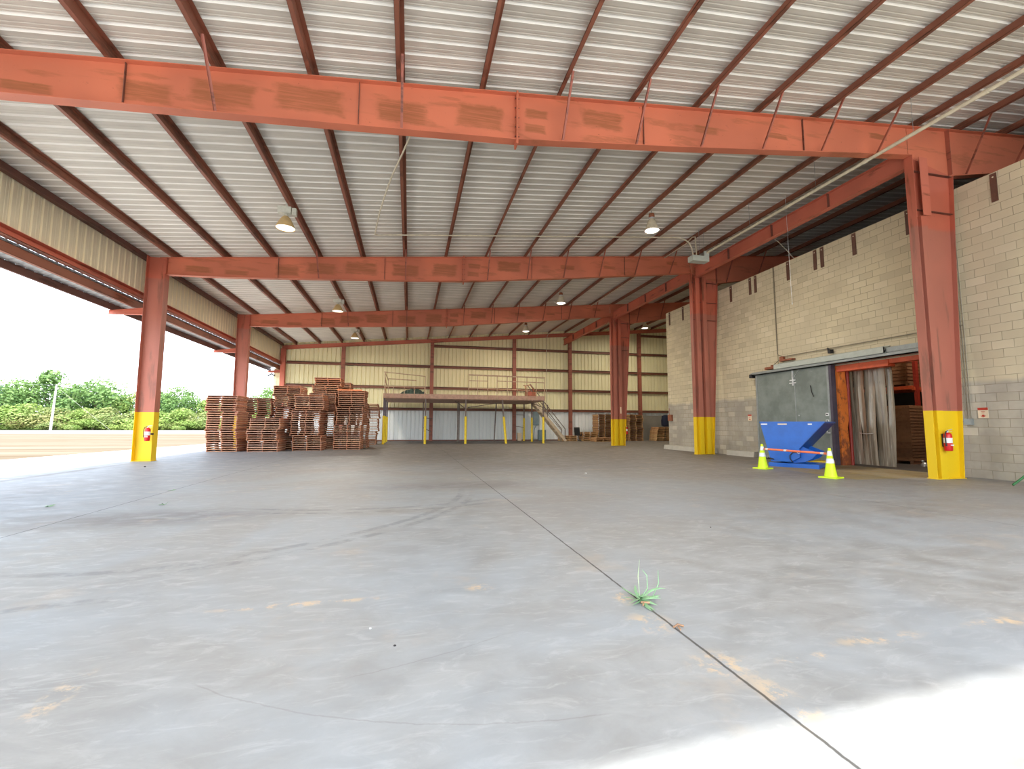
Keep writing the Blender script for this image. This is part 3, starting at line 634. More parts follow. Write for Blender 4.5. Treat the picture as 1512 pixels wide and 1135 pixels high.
for k in range(9): mb.tube([(DX - .03, 13.22 + (.03 if k % 2 else -.03), 2.9 + k * .035), (DX - .03, 13.22 + (-.03 if k % 2 else .03), 2.935 + k * .035)], .006, 5)
mb.tube([(DX - .02, 13.2, 2.9), (DX - .02, 12.95, 3.2)], .006, 5)
part(d, 'spring', mb, 'zinc_bright')
mb = MB(); mb.box(DX - .04, DX - .012, 11.88, 11.98, 1.56, 1.66, 0); mb.box(DX - .045, DX - .04, 11.9, 11.96, 1.59, 1.63, 1); part(d, 'latch', mb, ['white', 'black'])
mb = MB(); mb.box(DX - .04, DX - .012, 11.88, 11.98, 1.36, 1.44, 0); mb.box(DX - .045, DX - .04, 11.9, 11.96, 1.385, 1.42, 1); part(d, 'latch', mb, ['white', 'black'])
mb = MB(); mb.box(DX - .05, DX - .02, 11.94, 11.98, 1.0, 1.24); mb.box(DX - .05, DX - .02, 11.84, 11.96, 1.0, 1.04); part(d, 'door_handle', mb, 'zinc_bright')
mb = MB(); mb.tube([(DX - .02, 13.0, 1.6), (DX - .045, 13.0, 1.6)], .025, 10); part(d, 'door_stud', mb, 'zinc_bright')
# sloping track with its cover
e = empty('door_track', 'long grey sliding-door track and cover above the doorway', 'door track', (XW, 12., 3.3))
def tz(y): return 3.30 + (11.8 - y) * .0    # level track
mb = MB(); mb.box(XW - .28, XW - .1, 9.0, 15.15, 3.2, 3.235); mb.box(XW - .28, XW - .265, 9.0, 15.15, 3.2, 3.30); mb.box(XW - .2, XW, 9.0, 15.15, 3.30, 3.33); part(e, 'rail', mb, 'galv')
mb = MB(); mb.prism([(XW - .25, 3.34), (XW - .24, 3.34), (XW - .02, 3.53), (XW - .02, 3.56), (XW - .26, 3.38)], 1, 10.0, 14.0); mb.box(XW - .26, XW - .24, 10.0, 14., 3.33, 3.5); mb.box(XW - .26, XW - .02, 10., 10.02, 3.33, 3.52); part(e, 'cover', mb, 'galv_paint')
mb = MB(); mb.box(XW - .2, XW - .01, 8.75, 9.99, 3.34, 3.48); part(e, 'back_channel', mb, 'galv')
mb = MB(); mb.box(XW - .3, XW - .08, 15.06, 15.2, 3.12, 3.26); part(e, 'end_stop', mb, 'black')
mb = MB(); mb.box(XW - .2, XW - .05, 14.05, 14.5, 3.37, 3.46); mb.tube([(XW - .13, 14.2, 3.42), (XW - .13, 14.2, 3.52)], .05, 10); part(e, 'counterweight_pulley', mb, 'rust_box')
mb = MB(); mb.box(XW - .16, XW - .02, 13.25, 13.75, 3.60, 3.66); mb.box(XW - .12, XW - .02, 13.7, 13.86, 3.6, 3.78); part(e, 'pulley_bracket', mb, 'rust_box')
mb = MB(); mb.tube([(XW - .1, 14.2, 3.5), (XW - .08, 13.78, 3.74)], .014, 6); part(e, 'cable', mb, 'conduit_dark')
mb = MB(); mb.tube([(XW - .06, 13.8, 3.78), (XW - .05, 8.2, 3.76)], .016, 6); part(e, 'pipe', mb, 'conduit_dark')
mb = MB(); mb.tube([(XW - .06, 13.78, 3.78), (XW - .06, 14.0, 3.9), (XW - .04, 14.04, ZW - .02)], .013, 6); part(e, 'riser', mb, 'conduit_dark')
mb = MB(); mb.box(XW - .16, XW - .03, 11.75, 11.85, 3.6, 3.72); mb.tube([(XW - .1, 11.9, 3.78), (XW - .1, 11.78, 3.64)], .03, 8); part(e, 'roller_bracket', mb, 'black')
mb = MB(); mb.tube([(XW - .1, 15.06, 3.15), (XW - .06, 15.02, .0)], .012, 6); tag(mb.build('door_stop_cable', 'conduit_dark'), 'thin dark cable hanging at the left edge of the sliding door', 'cable')

# strip curtain
e = empty('strip_curtain', 'dirty translucent vinyl strip curtain hanging in the left of the doorway', 'curtain', (13.9, 11.1, 0))
RR = random.Random(3)
for k in range(8):
    y0 = 11.66 - k * .165; w = .19; ph = RR.uniform(0, 6); n_ = 14; mb = MB(); vs = []
    for i in range(n_ + 1):
        z = .04 + (3.0 - .04) * i / n_; t = 1 - i / n_
        dx = .025 * math.sin(ph + z * 1.3) + (k % 2) * .035; dy = .03 * t * math.sin(ph * 1.7 + z * 1.1)
        pinch = 1 - (.35 * math.exp(-((z - 1.02) / .35) ** 2) if k in (2, 3) else 0)
        for s in (-1, -.33, .33, 1): vs.append((13.92 + dx + .02 * (1 - abs(s)) , y0 + dy + s * w / 2 * pinch - .03 * (k in (2,)) * t, z))
    fs = [(i * 4 + j, i * 4 + j + 1, i * 4 + j + 5, i * 4 + j + 4) for i in range(n_) for j in range(3)]
    b_ = len(vs); vs2 = [(x + .004, y, z) for x, y, z in vs]
    mb.add(vs + vs2, fs + [tuple(b_ + q for q in f_[::-1]) for f_ in fs], 0, True); part(e, 'vinyl_strip', mb, 'vinyl')
mb = MB(); mb.tube([(13.87, 11.42, 1.02), (13.85, 11.2, 1.0), (13.87, 11.0, 1.02)], .012, 6); part(e, 'tie_wire', mb, 'zinc_bright')
mb = MB(); mb.box(13.85, 13.97, 10.3, 11.75, 3.0, 3.1); part(e, 'header_bar', mb, 'beam_orange')
mb = MB(); mb.tube([(13.8, 11.66, .0), (13.8, 11.66, 3.0)], .05, 10); tag(mb.build('door_guard_pipe', 'red_pipe'), 'dark red guard pipe standing inside the doorway beside the curtain', 'pipe')

# inside: goods and rack
def carton_stack(x, y, n, lay, label, w=.95, base=True, z0=.007):
    e = empty('carton_stack', label, 'carton stack', (x, y, z0), .15, 'stacked goods in the cold store')
    mb = MB()
    for yy in (-.45, 0, .45): mb.box(-.5, .5, yy - .04, yy + .04, .02, .1)
    mb.box(-.5, .5, -.5, .5, .1, .12); mb.box(-.5, .5, -.5, -.4, 0, .02); mb.box(-.5, .5, .4, .5, 0, .02)
    o = mb.build('pallet_base', 'wood_mid'); o.parent = e
    for k in range(n):
        mb = MB(); z = .121 + k * lay
        mb.box(-w / 2, w / 2, -w / 2, w / 2, z, z + lay * .72); mb.box(-w / 2 + .02, w / 2 - .02, -w / 2 + .02, w / 2 - .02, z + lay * .72, z + lay)
        o = mb.build('carton_layer', 'carton'); o.parent = e
    return e
carton_stack(16.4, 12.0, 18, .1, 'brown stack of thin cartons on a pallet inside the doorway')
carton_stack(17.9, 12.6, 17, .1, 'second carton stack standing behind the first inside the doorway')
e = empty('storage_rack', 'red and orange pallet rack inside the dark cold store', 'rack', (18.5, 13., 0))
for x, y in ((17.3, 12.1), (17.3, 14.6), (19., 12.1), (19., 14.6), (18.1, 9.0), (19.6, 9.)): mb = MB(); mb.box(x - .06, x + .06, y - .05, y + .05, .007, 4.6); part(e, 'upright', mb, 'red_pipe')
for x, y0, y1, z in ((17.3, 12.15, 14.55, 2.55), (19., 12.15, 14.55, 2.55)): mb = MB(); mb.box(x - .05, x + .05, y0, y1, z, z + .12); part(e, 'beam', mb, 'beam_orange')
mb = MB(); mb.box(17.2, 19.05, 12.1, 12.2, 2.5, 2.62); part(e, 'beam', mb, 'beam_orange')
for (x0, x1, y0, y1, z0_, z1_) in ((18.04, 18.16, 9.05, 12.05, 2.6, 2.72), (19.54, 19.66, 9.05, 14., 2.6, 2.72)): mb = MB(); mb.box(x0, x1, y0, y1, z0_, z1_); part(e, 'beam', mb, 'beam_orange')
for i, (x, y) in enumerate(((18.1, 13.2), (18.1, 14.2), (18.9, 11.2), (18.9, 10.0))):
    c2 = carton_stack(x, y, 11, .13, ('brown carton pile up on the rack, at the left', 'brown carton pile deeper on the rack, hidden at the far left', 'dark brown carton pile high up at the middle of the doorway', 'dark brown carton pile high up at the right of the doorway')[i], .93, True, 2.68 if i < 2 else 2.73)
e = empty('added_store_fill', 'added unseen fill lamp on the dark ceiling inside the cold store', 'light', (16.2, 10.2, 6.6))  # added fill fixture, out of view, brightens the curtain and cartons
part(e, 'housing', MB().box(15.9, 16.5, 10.1, 10.3, 6.72, 6.982), 'ballast'); part(e, 'tube', MB().box(15.92, 16.48, 10.12, 10.28, 6.69, 6.718), 'lamp_dim')
l_ = bpy.data.lights.new('store_fill_lamp', 'AREA'); l_.size = .5; l_.energy = 190; l_.color = (1, .85, .7); lo_ = bpy.data.objects.new('store_fill_lamp', l_); C.objects.link(lo_); lo_.location = (0, 0, .07); lo_.parent = e
mb = MB(); mb.lathe([(.0, .12), (.05, .11), (.09, .06), (.1, 0.)], (0, 0, 0), 14, 0); mb.lathe([(.02, .18), (.05, .15), (.02, .12)], (0.05, .08, 0), 10, 0)
o = mb.build('floor_float', 'zinc_bright', None); o.location = (15.6, 10.85, .008); tag(o, 'small shiny metal fitting on the floor just inside the doorway', 'fitting')

# ------------------------------------------------------------------ signs, boxes and pipes on the block wall
def arrow_sign(y, z, w, h, label, x=XW):
    e = empty('extinguisher_sign', label, 'sign', (x, y, z), 0, 'fire extinguisher signs')
    mb = MB(); mb.box(x - .008, x - .001, y - w / 2, y + w / 2, z, z + h); part(e, 'panel', mb, 'sign_cream')
    mb = MB(); mb.box(x - .011, x - .0085, y - w / 2, y + w / 2, z + h * .76, z + h); part(e, 'header_band', mb, 'sign_red')
    mb = MB(); c = y; a = z + h * .08; mb.prism([(c, a), (c + w * .3, a + h * .14), (c + w * .12, a + h * .14), (c + w * .12, a + h * .24), (c - w * .12, a + h * .24), (c - w * .12, a + h * .14), (c - w * .3, a + h * .14)], 0, x - .011, x - .0085); part(e, 'down_arrow', mb, 'sign_red')
    for k, s in ((.6, .7), (.48, .5)): mb = MB(); mb.box(x - .010, x - .0085, y - w * .3 * s, y + w * .3 * s, z + h * k, z + h * k + .008); part(e, 'text_line', mb, 'sign_red')
    return e
arrow_sign(8.0, 1.44, .2, .25, 'cream and red arrow sign on the block wall right of the nearest column')
arrow_sign(15.6, 1.44, .2, .25, 'cream and red arrow sign on the block wall left of the sliding door')
mb = MB(); mb.box(XW - .1, XW - .001, 21.05, 21.38, 1.48, 1.8); mb.tube([(XW - .05, 21.3, 1.8), (XW - .05, 21.3, 2.15)], .012, 6)
tag(mb.build('switch_box', 'rust_box'), 'small rusty box at the far end of the block wall', 'box')
e = empty('wall_junction_box', 'grey electrical box low on the block wall, thin pipes rising from it', 'electrical box', (XW, 8.3, 1.28))
mb = MB(); mb.box(XW - .08, XW - .001, 8.2, 8.36, 1.28, 1.43); part(e, 'box', mb, 'galv')
for k, dy in enumerate((0, .05, .1)):
    mb = MB(); mb.tube([(XW - .03, 8.23 + dy, 1.43), (XW - .03, 8.22 + dy, 3.4), (XW - .03, 8.24 + dy, ZW - .02)], .011, 6); part(e, 'riser_pipe', mb, 'conduit_dark')
mb = MB(); mb.tube([(XW - .04, 8.36, 1.36), (XW - .06, 8.5, 1.38), (XW - .04, 8.62, 1.46)], .011, 6); part(e, 'cable', mb, 'conduit_dark')
mb = MB(); mb.tube([(12.25, 6.9, 0.03), (12.75, 6.75, .42), (13.2, 6.6, .75)], .022, 8)
mb.tube([(13.2, 6.6, .75), (13.25, 6.35, 0.02)], .022, 8)
tag(mb.build('trestle', 'green_tube'), 'green tubular leg of a stand at the right picture edge', 'stand')

# ------------------------------------------------------------------ fire extinguishers
def extinguisher(loc, rz, label):
    e = empty('fire_extinguisher', label, 'fire extinguisher', loc, rz, 'fire extinguishers')
    def P(n, mb, m, mats=None): o = mb.build(n, m); o.parent = e; return o
    P('cylinder', MB().lathe([(0, 0), (.07, .005), (.078, .03), (.078, .36), (.066, .41), (.03, .435), (0, .436)], seg=20), 'red')
    P('label_band', MB().lathe([(.0795, .19), (.0795, .31)], seg=20), 'white')
    P('label_sticker', MB().box(-.05, .05, -.0815, -.079, .13, .155), 'white')
    P('valve', MB().lathe([(.02, .43), (.022, .47), (.014, .49), (0, .49)], seg=10), 'zinc_bright')
    P('handle', MB().bar((0, 0, .485), (.13, -.01, .515), .022, .012).bar((0, 0, .465), (.12, -.01, .46), .02, .008), 'zinc_bright')
    P('hose', MB().tube([(0, -.01, .47), (-.07, -.02, .46), (-.105, -.02, .38), (-.1, -.02, .2), (-.09, -.02, .12)], [.012, .012, .012, .012, .018], 8), 'black')
    P('bracket', MB().box(-.04, .04, .07, .1, .1, .4).box(-.04, .13, .09, .1, .2, .26), 'black')
    return e
extinguisher((XR + .22, Y1 - .221, .66), 0, 'red fire extinguisher with white band on the nearest right column')
extinguisher((XL + .46, Y2 - .255, .66), 0, 'red fire extinguisher on the yellow base of the near left column')
e = extinguisher((XR + .72, Y3 + .0, .55), 1.57, 'red fire extinguisher half hidden on the farthest right column')
e.location = (13.1, Y3, .7)
mb = MB(); mb.box(XR + .36, XR + .44, Y1 - .008, Y1 - .005, 1.9, 2.3); mb.box(XR + .33, XR + .37, Y1 - .0085, Y1 - .0055, 2.0, 2.2, 1)
tag(mb.build('torn_sticker', ['red', 'white']), 'torn red and white sticker on the nearest right column', 'sticker')
mb = MB(); mb.box(XR + .5, XR + .58, Y3 - .178, Y3 - .175, 1.95, 2.35); tag(mb.build('torn_sticker', 'sign_cream'), 'torn pale sticker on the farthest right column', 'sticker')

# ------------------------------------------------------------------ self-dumping hopper
H0 = Vector((10.72, 12.02, 0)); hz = math.atan2(-.866, .5)
e = empty('dump_hopper', 'blue steel self-dumping hopper in front of the grey sliding door', 'hopper', H0, hz)
def hp(n, mb, m): o = mb.build(n, m); o.parent = e; return o
S = 1.04; side = [(0, 1.29), (1.62, 1.29), (1.0, .56), (1.0, .3), (.8, .17), (.26, .15)]; side = [(a * S, b * S) for a, b in side]
W = 1.22
for w in (0, W): hp('side_panel', MB().prism(side, 1, w - .006, w + .006), 'blue_paint')
hp('chute_plate', MB().prism([(1.62 * S, 1.29 * S), (1.63 * S, 1.27 * S), (1.01 * S, .55 * S), (1.0 * S, .56 * S)], 1, .006, W - .006), 'blue_shaded')
hp('back_plate', MB().prism([(0, 1.29 * S), (.01, 1.29 * S), (.28 * S, .15 * S), (.26 * S, .15 * S)], 1, .006, W - .006), 'blue_paint')
hp('bottom_plate', MB().prism([(.26 * S, .15 * S), (.8 * S, .17 * S), (1.0 * S, .3 * S), (1.0 * S, .56 * S), (.98 * S, .56 * S), (.98 * S, .31 * S), (.79 * S, .19 * S), (.26 * S, .17 * S)], 1, .006, W - .006), 'blue_shaded')
for w in (.18, W - .18):
    a_ = [(1.0, .62), (1.12, .56), (1.36, .46), (1.38, .4), (1.26, .26), (1.08, .17), (.8, .125), (.8, .2), (1.0, .4)]
    hp('rocker', MB().prism([(x * S, z * S) for x, z in a_], 1, w - .03, w + .03), 'blue_paint')
hp('rim', MB().box(0, 1.64 * S, -.02, .02, 1.27 * S, 1.31 * S).box(0, 1.64 * S, W - .02, W + .02, 1.27 * S, 1.31 * S).box(-.02, .02, .02, W - .02, 1.27 * S, 1.31 * S).box(1.6 * S, 1.64 * S, .02, W - .02, 1.27 * S, 1.31 * S), 'blue_paint')
hp('base_frame', MB().box(.18, 1.5, .05, .25, 0, .12).box(.18, 1.5, W - .25, W - .05, 0, .12).box(.18, .34, .25, W - .25, .01, .11).box(1.3, 1.5, .25, W - .25, .01, .11), 'blue_paint')
hp('release_hook', MB().tube([(.98, -.03, .46), (.88, -.05, .45), (.8, -.05, .36), (.8, -.05, .26), (.86, -.04, .17)], .014, 8), 'black')
hp('chain', MB().tube([(.98, -.03, .46), (1.02, -.04, .42), (1.06, -.04, .44)], .012, 6), 'zinc_bright')
hp('latch_rod', MB().tube([(.2, -.03, .26), (.36, -.04, .22)], .02, 6), 'black')
for x0, x1, m in ((.03, .2, 'white'), (.48, .72, 'sign_cream'), (1.24, 1.34, 'white')): hp('label_strip', MB().box(x0 * S, x1 * S, -.009, -.0065, 1.22 * S, 1.255 * S), m)
mb = MB(); mb.box(0, .66, 0, .45, 0, .17); o = mb.build('wheel_stop', 'yellow_base', None); o.location = (11.95, 11.8, 0); o.rotation_euler = (0, 0, -.9)
o.location = (12.15, 11.72, 0); tag(o, 'low yellow block on the floor behind the hopper, beside the sliding door', 'wheel stop')

# cones and bar
def cone2(loc, label):
    e = empty('traffic_cone', label, 'cone', loc, .3, 'lime traffic cones')
    def P(n, mb, m): o = mb.build(n, m); o.parent = e
    rr = lambda z: .135 - (z - .03) * (.135 - .03) / .67
    P('base', MB().box(-.19, .19, -.19, .19, 0, .03), 'lime')
    P('body', MB().lathe([(.135, .03), (.03, .7), (.022, .71), (0, .71)], seg=24), 'lime')
    for a_, b_ in ((.35, .46), (.53, .64)): P('reflective_band', MB().lathe([(rr(a_) + .003, a_), (rr(b_) + .003, b_)], seg=24), 'reflective')
C1 = (10.02, 11.2, 0); C2 = (9.86, 8.9, 0)
cone2(C1, 'lime traffic cone on the left, in front of the hopper corner')
cone2(C2, 'lime traffic cone on the right, nearest the camera beside the doorway')
e = empty('barrier_bar', 'orange barrier bar with white bands lying between the two lime cones', 'barrier bar', (C1[0], C1[1], .6))
p, q = Vector((C1[0], C1[1] - .09, .57)), Vector((C2[0], C2[1] + .09, .57))
L = lambda t: p + (q - p) * t
part(e, 'bar', MB().tube([p, q], .028, 10), 'orange_bar')
for t in (.03, .36, .93): part(e, 'white_band', MB().tube([L(t), L(t + .045)], .0295, 10), 'reflective')

# ------------------------------------------------------------------ conduits under the roof
CXX, CZ = 10.92, 7.8
e = empty('roof_conduit', 'fat cream conduit hung below the rafters, running back to the grey-green box', 'conduit', (CXX, 8., CZ))
mb = MB(); mb.tube([(CXX, YF + .1, CZ), (CXX, 14.56, CZ)], .042, 12); part(e, 'pipe', mb, 'conduit')
for k in range(6): y = 1.2 + k * 2.4; mb = MB(); mb.tube([(CXX, y - .04, CZ), (CXX, y + .04, CZ)], .052, 12); part(e, 'coupling', mb, 'conduit')
for k in range(5): y = 2.3 + k * 2.5; mb = MB(); mb.tube([(CXX, y, CZ), (CXX, y, zr(CXX) + .02)], .005, 5); part(e, 'hanger', mb, 'galv')
e = empty('junction_box', 'grey-green electrical box hanging under the roof near the middle right column', 'electrical box', (10.65, 14.7, 7.45))
mb = MB(); mb.box(10.3, 11.0, 14.5, 14.82, 7.46, 7.67); mb.box(10.8, 11.0, 14.5, 14.56, 7.67, 7.86); part(e, 'box', mb, 'galv_paint')
mb = MB(); mb.tube([(10.7, 14.66, 7.67), (10.7, 14.66, zr(10.7) + .1)], .005, 5); part(e, 'hanger', mb, 'galv')
mb = MB(); mb.tube([(10.9, 14.66, 7.67), (10.9, 14.66, zr(10.9) + .02)], .005, 5); part(e, 'hanger', mb, 'galv')
def curve(pts, n=8):
    P_ = [Vector(p) for p in pts]; out = []
    for i in range(len(P_) - 1):
        a, b, c, d = P_[max(i - 1, 0)], P_[i], P_[i + 1], P_[min(i + 2, len(P_) - 1)]
        for k in range(n):
            t = k / n; out.append(.5 * ((2 * b) + (c - a) * t + (2 * a - 5 * b + 4 * c - d) * t * t + (3 * b - 3 * c + d - a) * t ** 3))
    return out + [P_[-1]]
u = lambda x, dz=-.035: zr(x) + dz
mb = MB(); mb.tube([(x, 15.08, u(x)) for x in (-.9, 3, 7, 9.9)] + [(10.15, 15.06, u(10.1) - .03), (10.32, 14.98, u(10.3) - .14), (10.4, 14.86, 8.3), (10.42, 14.72, 8.0), (10.43, 14.66, 7.66)], .022, 8)
mb.tube([(-.9, 15.08, u(-.9)), (-1.15, 15.12, u(-1.15)), (-1.26, 15.0, u(-1.26) - .02)], .022, 8)
tag(mb.build('cross_conduit', 'conduit'), 'thin cream conduit crossing under the purlins to the electrical box', 'conduit')
mb = MB(); mb.tube(curve([(-1.26, 15.0, u(-1.26) - .03), (-.98, 13.2, u(-1.) - .06), (-.6, 11.4, u(-.6) - .05), (-.25, 10.1, u(-.3) - .04), (-.07, 9.3, u(-.1) - .03), (-.07, 8.45, u(-.1) - .03)]), .022, 8)
tag(mb.build('cable_run', 'conduit'), 'loose curved cream cable from the cross conduit to the nearest rafter', 'cable')
mb = MB(); mb.tube([(10.57, 14.66, 7.66), (10.57, 14.68, 8.2), (10.6, 14.75, 8.5), (10.68, 15.05, u(10.68)), (10.85, 15.7, u(10.85))] + [(10.85, y, u(10.85)) for y in (20, 27, YB - .5)] + [(10.8, YB - .3, u(10.8) - .12), (10.75, YB - .25, u(10.8) - .6), (10.7, YB - .22, 1.9)], .022, 8)
tag(mb.build('long_conduit', 'conduit'), 'thin cream conduit running back under the roof and down the back wall', 'conduit')
mb = MB(); mb.tube([(12.0, 11.9, zr(12.) + .1), (12.05, 11.9, 5.23)], .006, 5); mb.lathe([(0, 0), (.012, .02), (.012, .08), (0, .1)], (12.05, 11.9, 5.15), 8)
tag(mb.build('ceiling_cord', 'zinc_bright'), 'thin pale cord hanging from the roof in front of the block wall', 'cord')  # thin cord with a small end piece
mb = MB(); mb.tube(curve([(12.35, 13.5, 8.3), (12.9, 13.3, 8.0), (XW + .1, 13.2, ZW + .05)]), .008, 5); tag(mb.build('slack_wire', 'conduit'), 'slack thin wire drooping from the jack beam to the block wall top', 'wire')

# ------------------------------------------------------------------ high-bay lights
def light(x, y, label, lit, box, lampd=.0):
    zc = zr(x); e = empty('high_bay_light', label, 'light', (x, y, zc - .8), 0, 'high-bay lights')
    def P(n, mb, m): o = mb.build(n, m); o.parent = e; return o
    zt = .8
    if box:
        P('mounting_arm', MB().box(-.02, .02, -.02, .02, .66, .8), 'ballast')
        P('ballast_box', MB().box(-.2, .14, -.1, .1, .5, .68), 'ballast')
        P('capacitor', MB().box(.16, .27, -.07, .07, .46, .66), 'ballast')
        P('neck', MB().lathe([(.05, .5), (.07, .46), (.06, .42)], seg=14), 'ballast')
        prof = [(.06, .43), (.12, .37), (.2, .22), (.25, .1), (.255, .08)]
        c_ = 'shade_tan'
    else:
        P('hook', MB().tube([(0, 0, .8), (0, 0, .68)], .015, 6), 'galv')
        P('ballast_box', MB().lathe([(.0, .7), (.09, .69), (.1, .6), (.07, .54), (.05, .5)], seg=14), 'rust_box')
        P('neck', MB().lathe([(.08, .56), (.1, .52), (.08, .48)], seg=14), 'zinc_bright')
        prof = [(.09, .5), (.13, .42), (.18, .26), (.23, .12), (.235, .1)]
        c_ = 'conduit'
    P('reflector', MB().lathe(prof + [(prof[-1][0] - .004, prof[-1][1] + .001)] + [(r - .006, z) for r, z in prof[::-1][1:]], seg=28), c_)
    P('lens', MB().disc((0, 0, prof[-1][1] + .02), prof[-1][0] - .012, 28, 0, -1), 'lamp_dim' if box else 'lamp_on')
    if lit:
        l = bpy.data.lights.new('bay_lamp', 'AREA'); l.shape = 'DISK'; l.size = .4; l.energy = lampd; l.color = (1, .9, .76)
        lo = bpy.data.objects.new('bay_lamp', l); C.objects.link(lo); lo.parent = e; lo.location = (0, 0, prof[-1][1] - .0)
LP = 260
light(-3.48, 13.1, 'tan bell-shaped light on the left, nearest, with a square ballast', True, True, LP)
light(7.72, 13.0, 'lit bell-shaped light, nearest on the right side', True, False, LP)
light(-3.48, 22.5, 'tan bell-shaped light on the left between the two far rafters', True, True, LP)
light(7.72, 22.2, 'lit bell-shaped light seen through the middle bay on the right', True, False, LP)
light(-3.48, 29.4, 'tan bell-shaped light on the left, farthest, over the pallets', True, True, LP)
light(7.72, 29.6, 'lit bell-shaped light, farthest on the right side, above the mezzanine', True, False, LP)
light(17.2, 30.3, 'light behind the farthest right column, only its rim visible', True, False, LP)

# ------------------------------------------------------------------ mezzanine
YM0, YM1, XM0, XM1 = 29.4, 34.3, -1.62, 9.0
e = empty('mezzanine', 'steel storage mezzanine with open rails on yellow-sleeved posts by the back wall', 'mezzanine', (3.7, YM0, 0))
part(e, 'deck', MB().box(XM0, XM1, YM0 + .06, YM1, 3.1, 3.16), 'mezz_deck')
part(e, 'front_beam', MB().box(XM0 - .03, XM1 + .03, YM0, YM0 + .05, 2.9, 3.2), 'mezz_deck')
part(e, 'underside_sheet', MB().box(XM0 + .03, XM1 - .03, YM0 + .06, YM1, 2.86, 2.875), 'mezz_deck')
part(e, 'side_beam', MB().box(XM0 - .03, XM0 + .03, YM0 + .05, YM1, 2.88, 3.1), 'mezz_steel'); part(e, 'side_beam', MB().box(XM1 - .03, XM1 + .03, YM0 + .05, YM1, 2.88, 3.1), 'mezz_steel')
mb = MB()
for k in range(1, 9): x = XM0 + (XM1 - XM0) * k / 9; mb.box(x - .03, x + .03, YM0 + .05, YM1, 2.94, 3.1)
part(e, 'joists', mb, 'mezz_deck')
def post(x, y, sleeve=True, x2=None, w=.09):
    x2 = x if x2 is None else x2
    o = part(e, 'post', MB().bar((x2, y, 0), (x, y, 2.9), w, w), 'slate' if x < -1 else 'mezz_steel')
    if sleeve:
        t = 1.78 / 2.9; xm = x2 + (x - x2) * t
        s_ = MB().tube([(x2, y, .0), (xm, y, 1.78)], .078, 12).build('sleeve', 'yellow_sleeve'); s_.parent = o
        s_.matrix_parent_inverse = Matrix.Translation(-Vector(e.location)); o2 = s_
        s_.matrix_parent_inverse = (Matrix.Translation(e.location) @ o.matrix_parent_inverse).inverted() @ Matrix.Identity(4)
for x, y, sl, x2 in ((-1.58, 29.45, 1, None), (-1.58, 31.4, 1, None), (-1.58, 33.6, 1, None), (1.0, 29.45, 1, None), (.95, 32.6, 0, None), (3.6, 29.45, 1, None), (3.6, 33.4, 0, None), (6.05, 29.45, 1, 6.32), (6.4, 33.4, 0, 6.25), (8.92, 29.45, 1, None), (8.92, 32.4, 1, None), (8.75, 34.1, 1, None), (3.3, 31.5, 0, None)):
    post(x, y, bool(sl), x2, .09 if sl else .075)
for a_, b_ in (((3.6, 29.6, 2.3), (3.0, 31.0, 2.9)), ((6.1, 29.6, 2.75), (4.2, 33., 2.5)), ((8.9, 30.0, 2.5), (7.8, 29.6, 2.9)), ((8.7, 34., 2.), (8.05, 34.3, 2.05)), ((8.7, 34., 1.05), (8.05, 34.3, 1.15)), ((1.0, 32.6, 1.7), (1.6, 34.2, 1.7)), ((1.0, 32.6, 1.), (1.6, 34.2, .7))):
    part(e, 'brace', MB().bar(a_, b_, .04), 'mezz_steel')
def rail(pts, w=.04, h=.05, n='rail'): 
    mb = MB()
    for a_, b_ in zip(pts, pts[1:]): mb.bar(a_, b_, w, h)
    part(e, n, mb, 'mezz_rail')
yf = YM0 - .02
rail([(XM0, yf, 3.64), (.92, yf, 3.64)])
for x in (-1.57, -1.03, -.36, .27, .92): rail([(x, yf, 2.9), (x, yf, 3.64 if x > -1.5 else 4.55)], .045, .045, 'rail_post')
rail([(XM0, yf, 4.55), (1.0, YM0 + 1.5, 4.5)], .04, .05); rail([(-1.4, YM0 + .7, 4.2), (.4, YM0 + 1.5, 4.2)], .04, .06)
rail([(1.0, YM0 + 1.5, 3.16), (1.0, YM0 + 1.5, 4.5)], .04, .04, 'rail_post'); rail([(-1.57, YM1 - .1, 3.16), (-1.57, YM1 - .1, 4.5)], .05, .05, 'rail_post')
rail([(-1.57, YM0, 4.5), (-1.57, YM1 - .1, 4.5)]); rail([(-1.57, YM0, 4.0), (-1.57, YM1 - .1, 3.95)])
rail([(-1.57, YM0 + .1, 4.3), (-1.57, YM0 + 2., 3.9)]); rail([(-1.57, YM0 + .1, 3.7), (-1.57, YM0 + 2., 3.3)])
PX = (3.77, 4.36, 5.04, 5.68, 6.38, 7.08, 7.74, 8.41, 8.99)
for x in PX: rail([(x, yf, 2.9), (x, yf, 4.52)], .04, .04, 'rail_post')
rail([(3.75, yf, 4.52), (9.02, yf, 4.46)], .04, .09); rail([(3.75, yf, 4.14), (5.04, yf, 4.14)], .03, .05); rail([(5.68, yf, 4.16), (9.02, yf, 4.12)], .03, .06); rail([(3.77, yf, 3.66), (8.4, YM0 + 1.6, 3.72)], .04, .05)
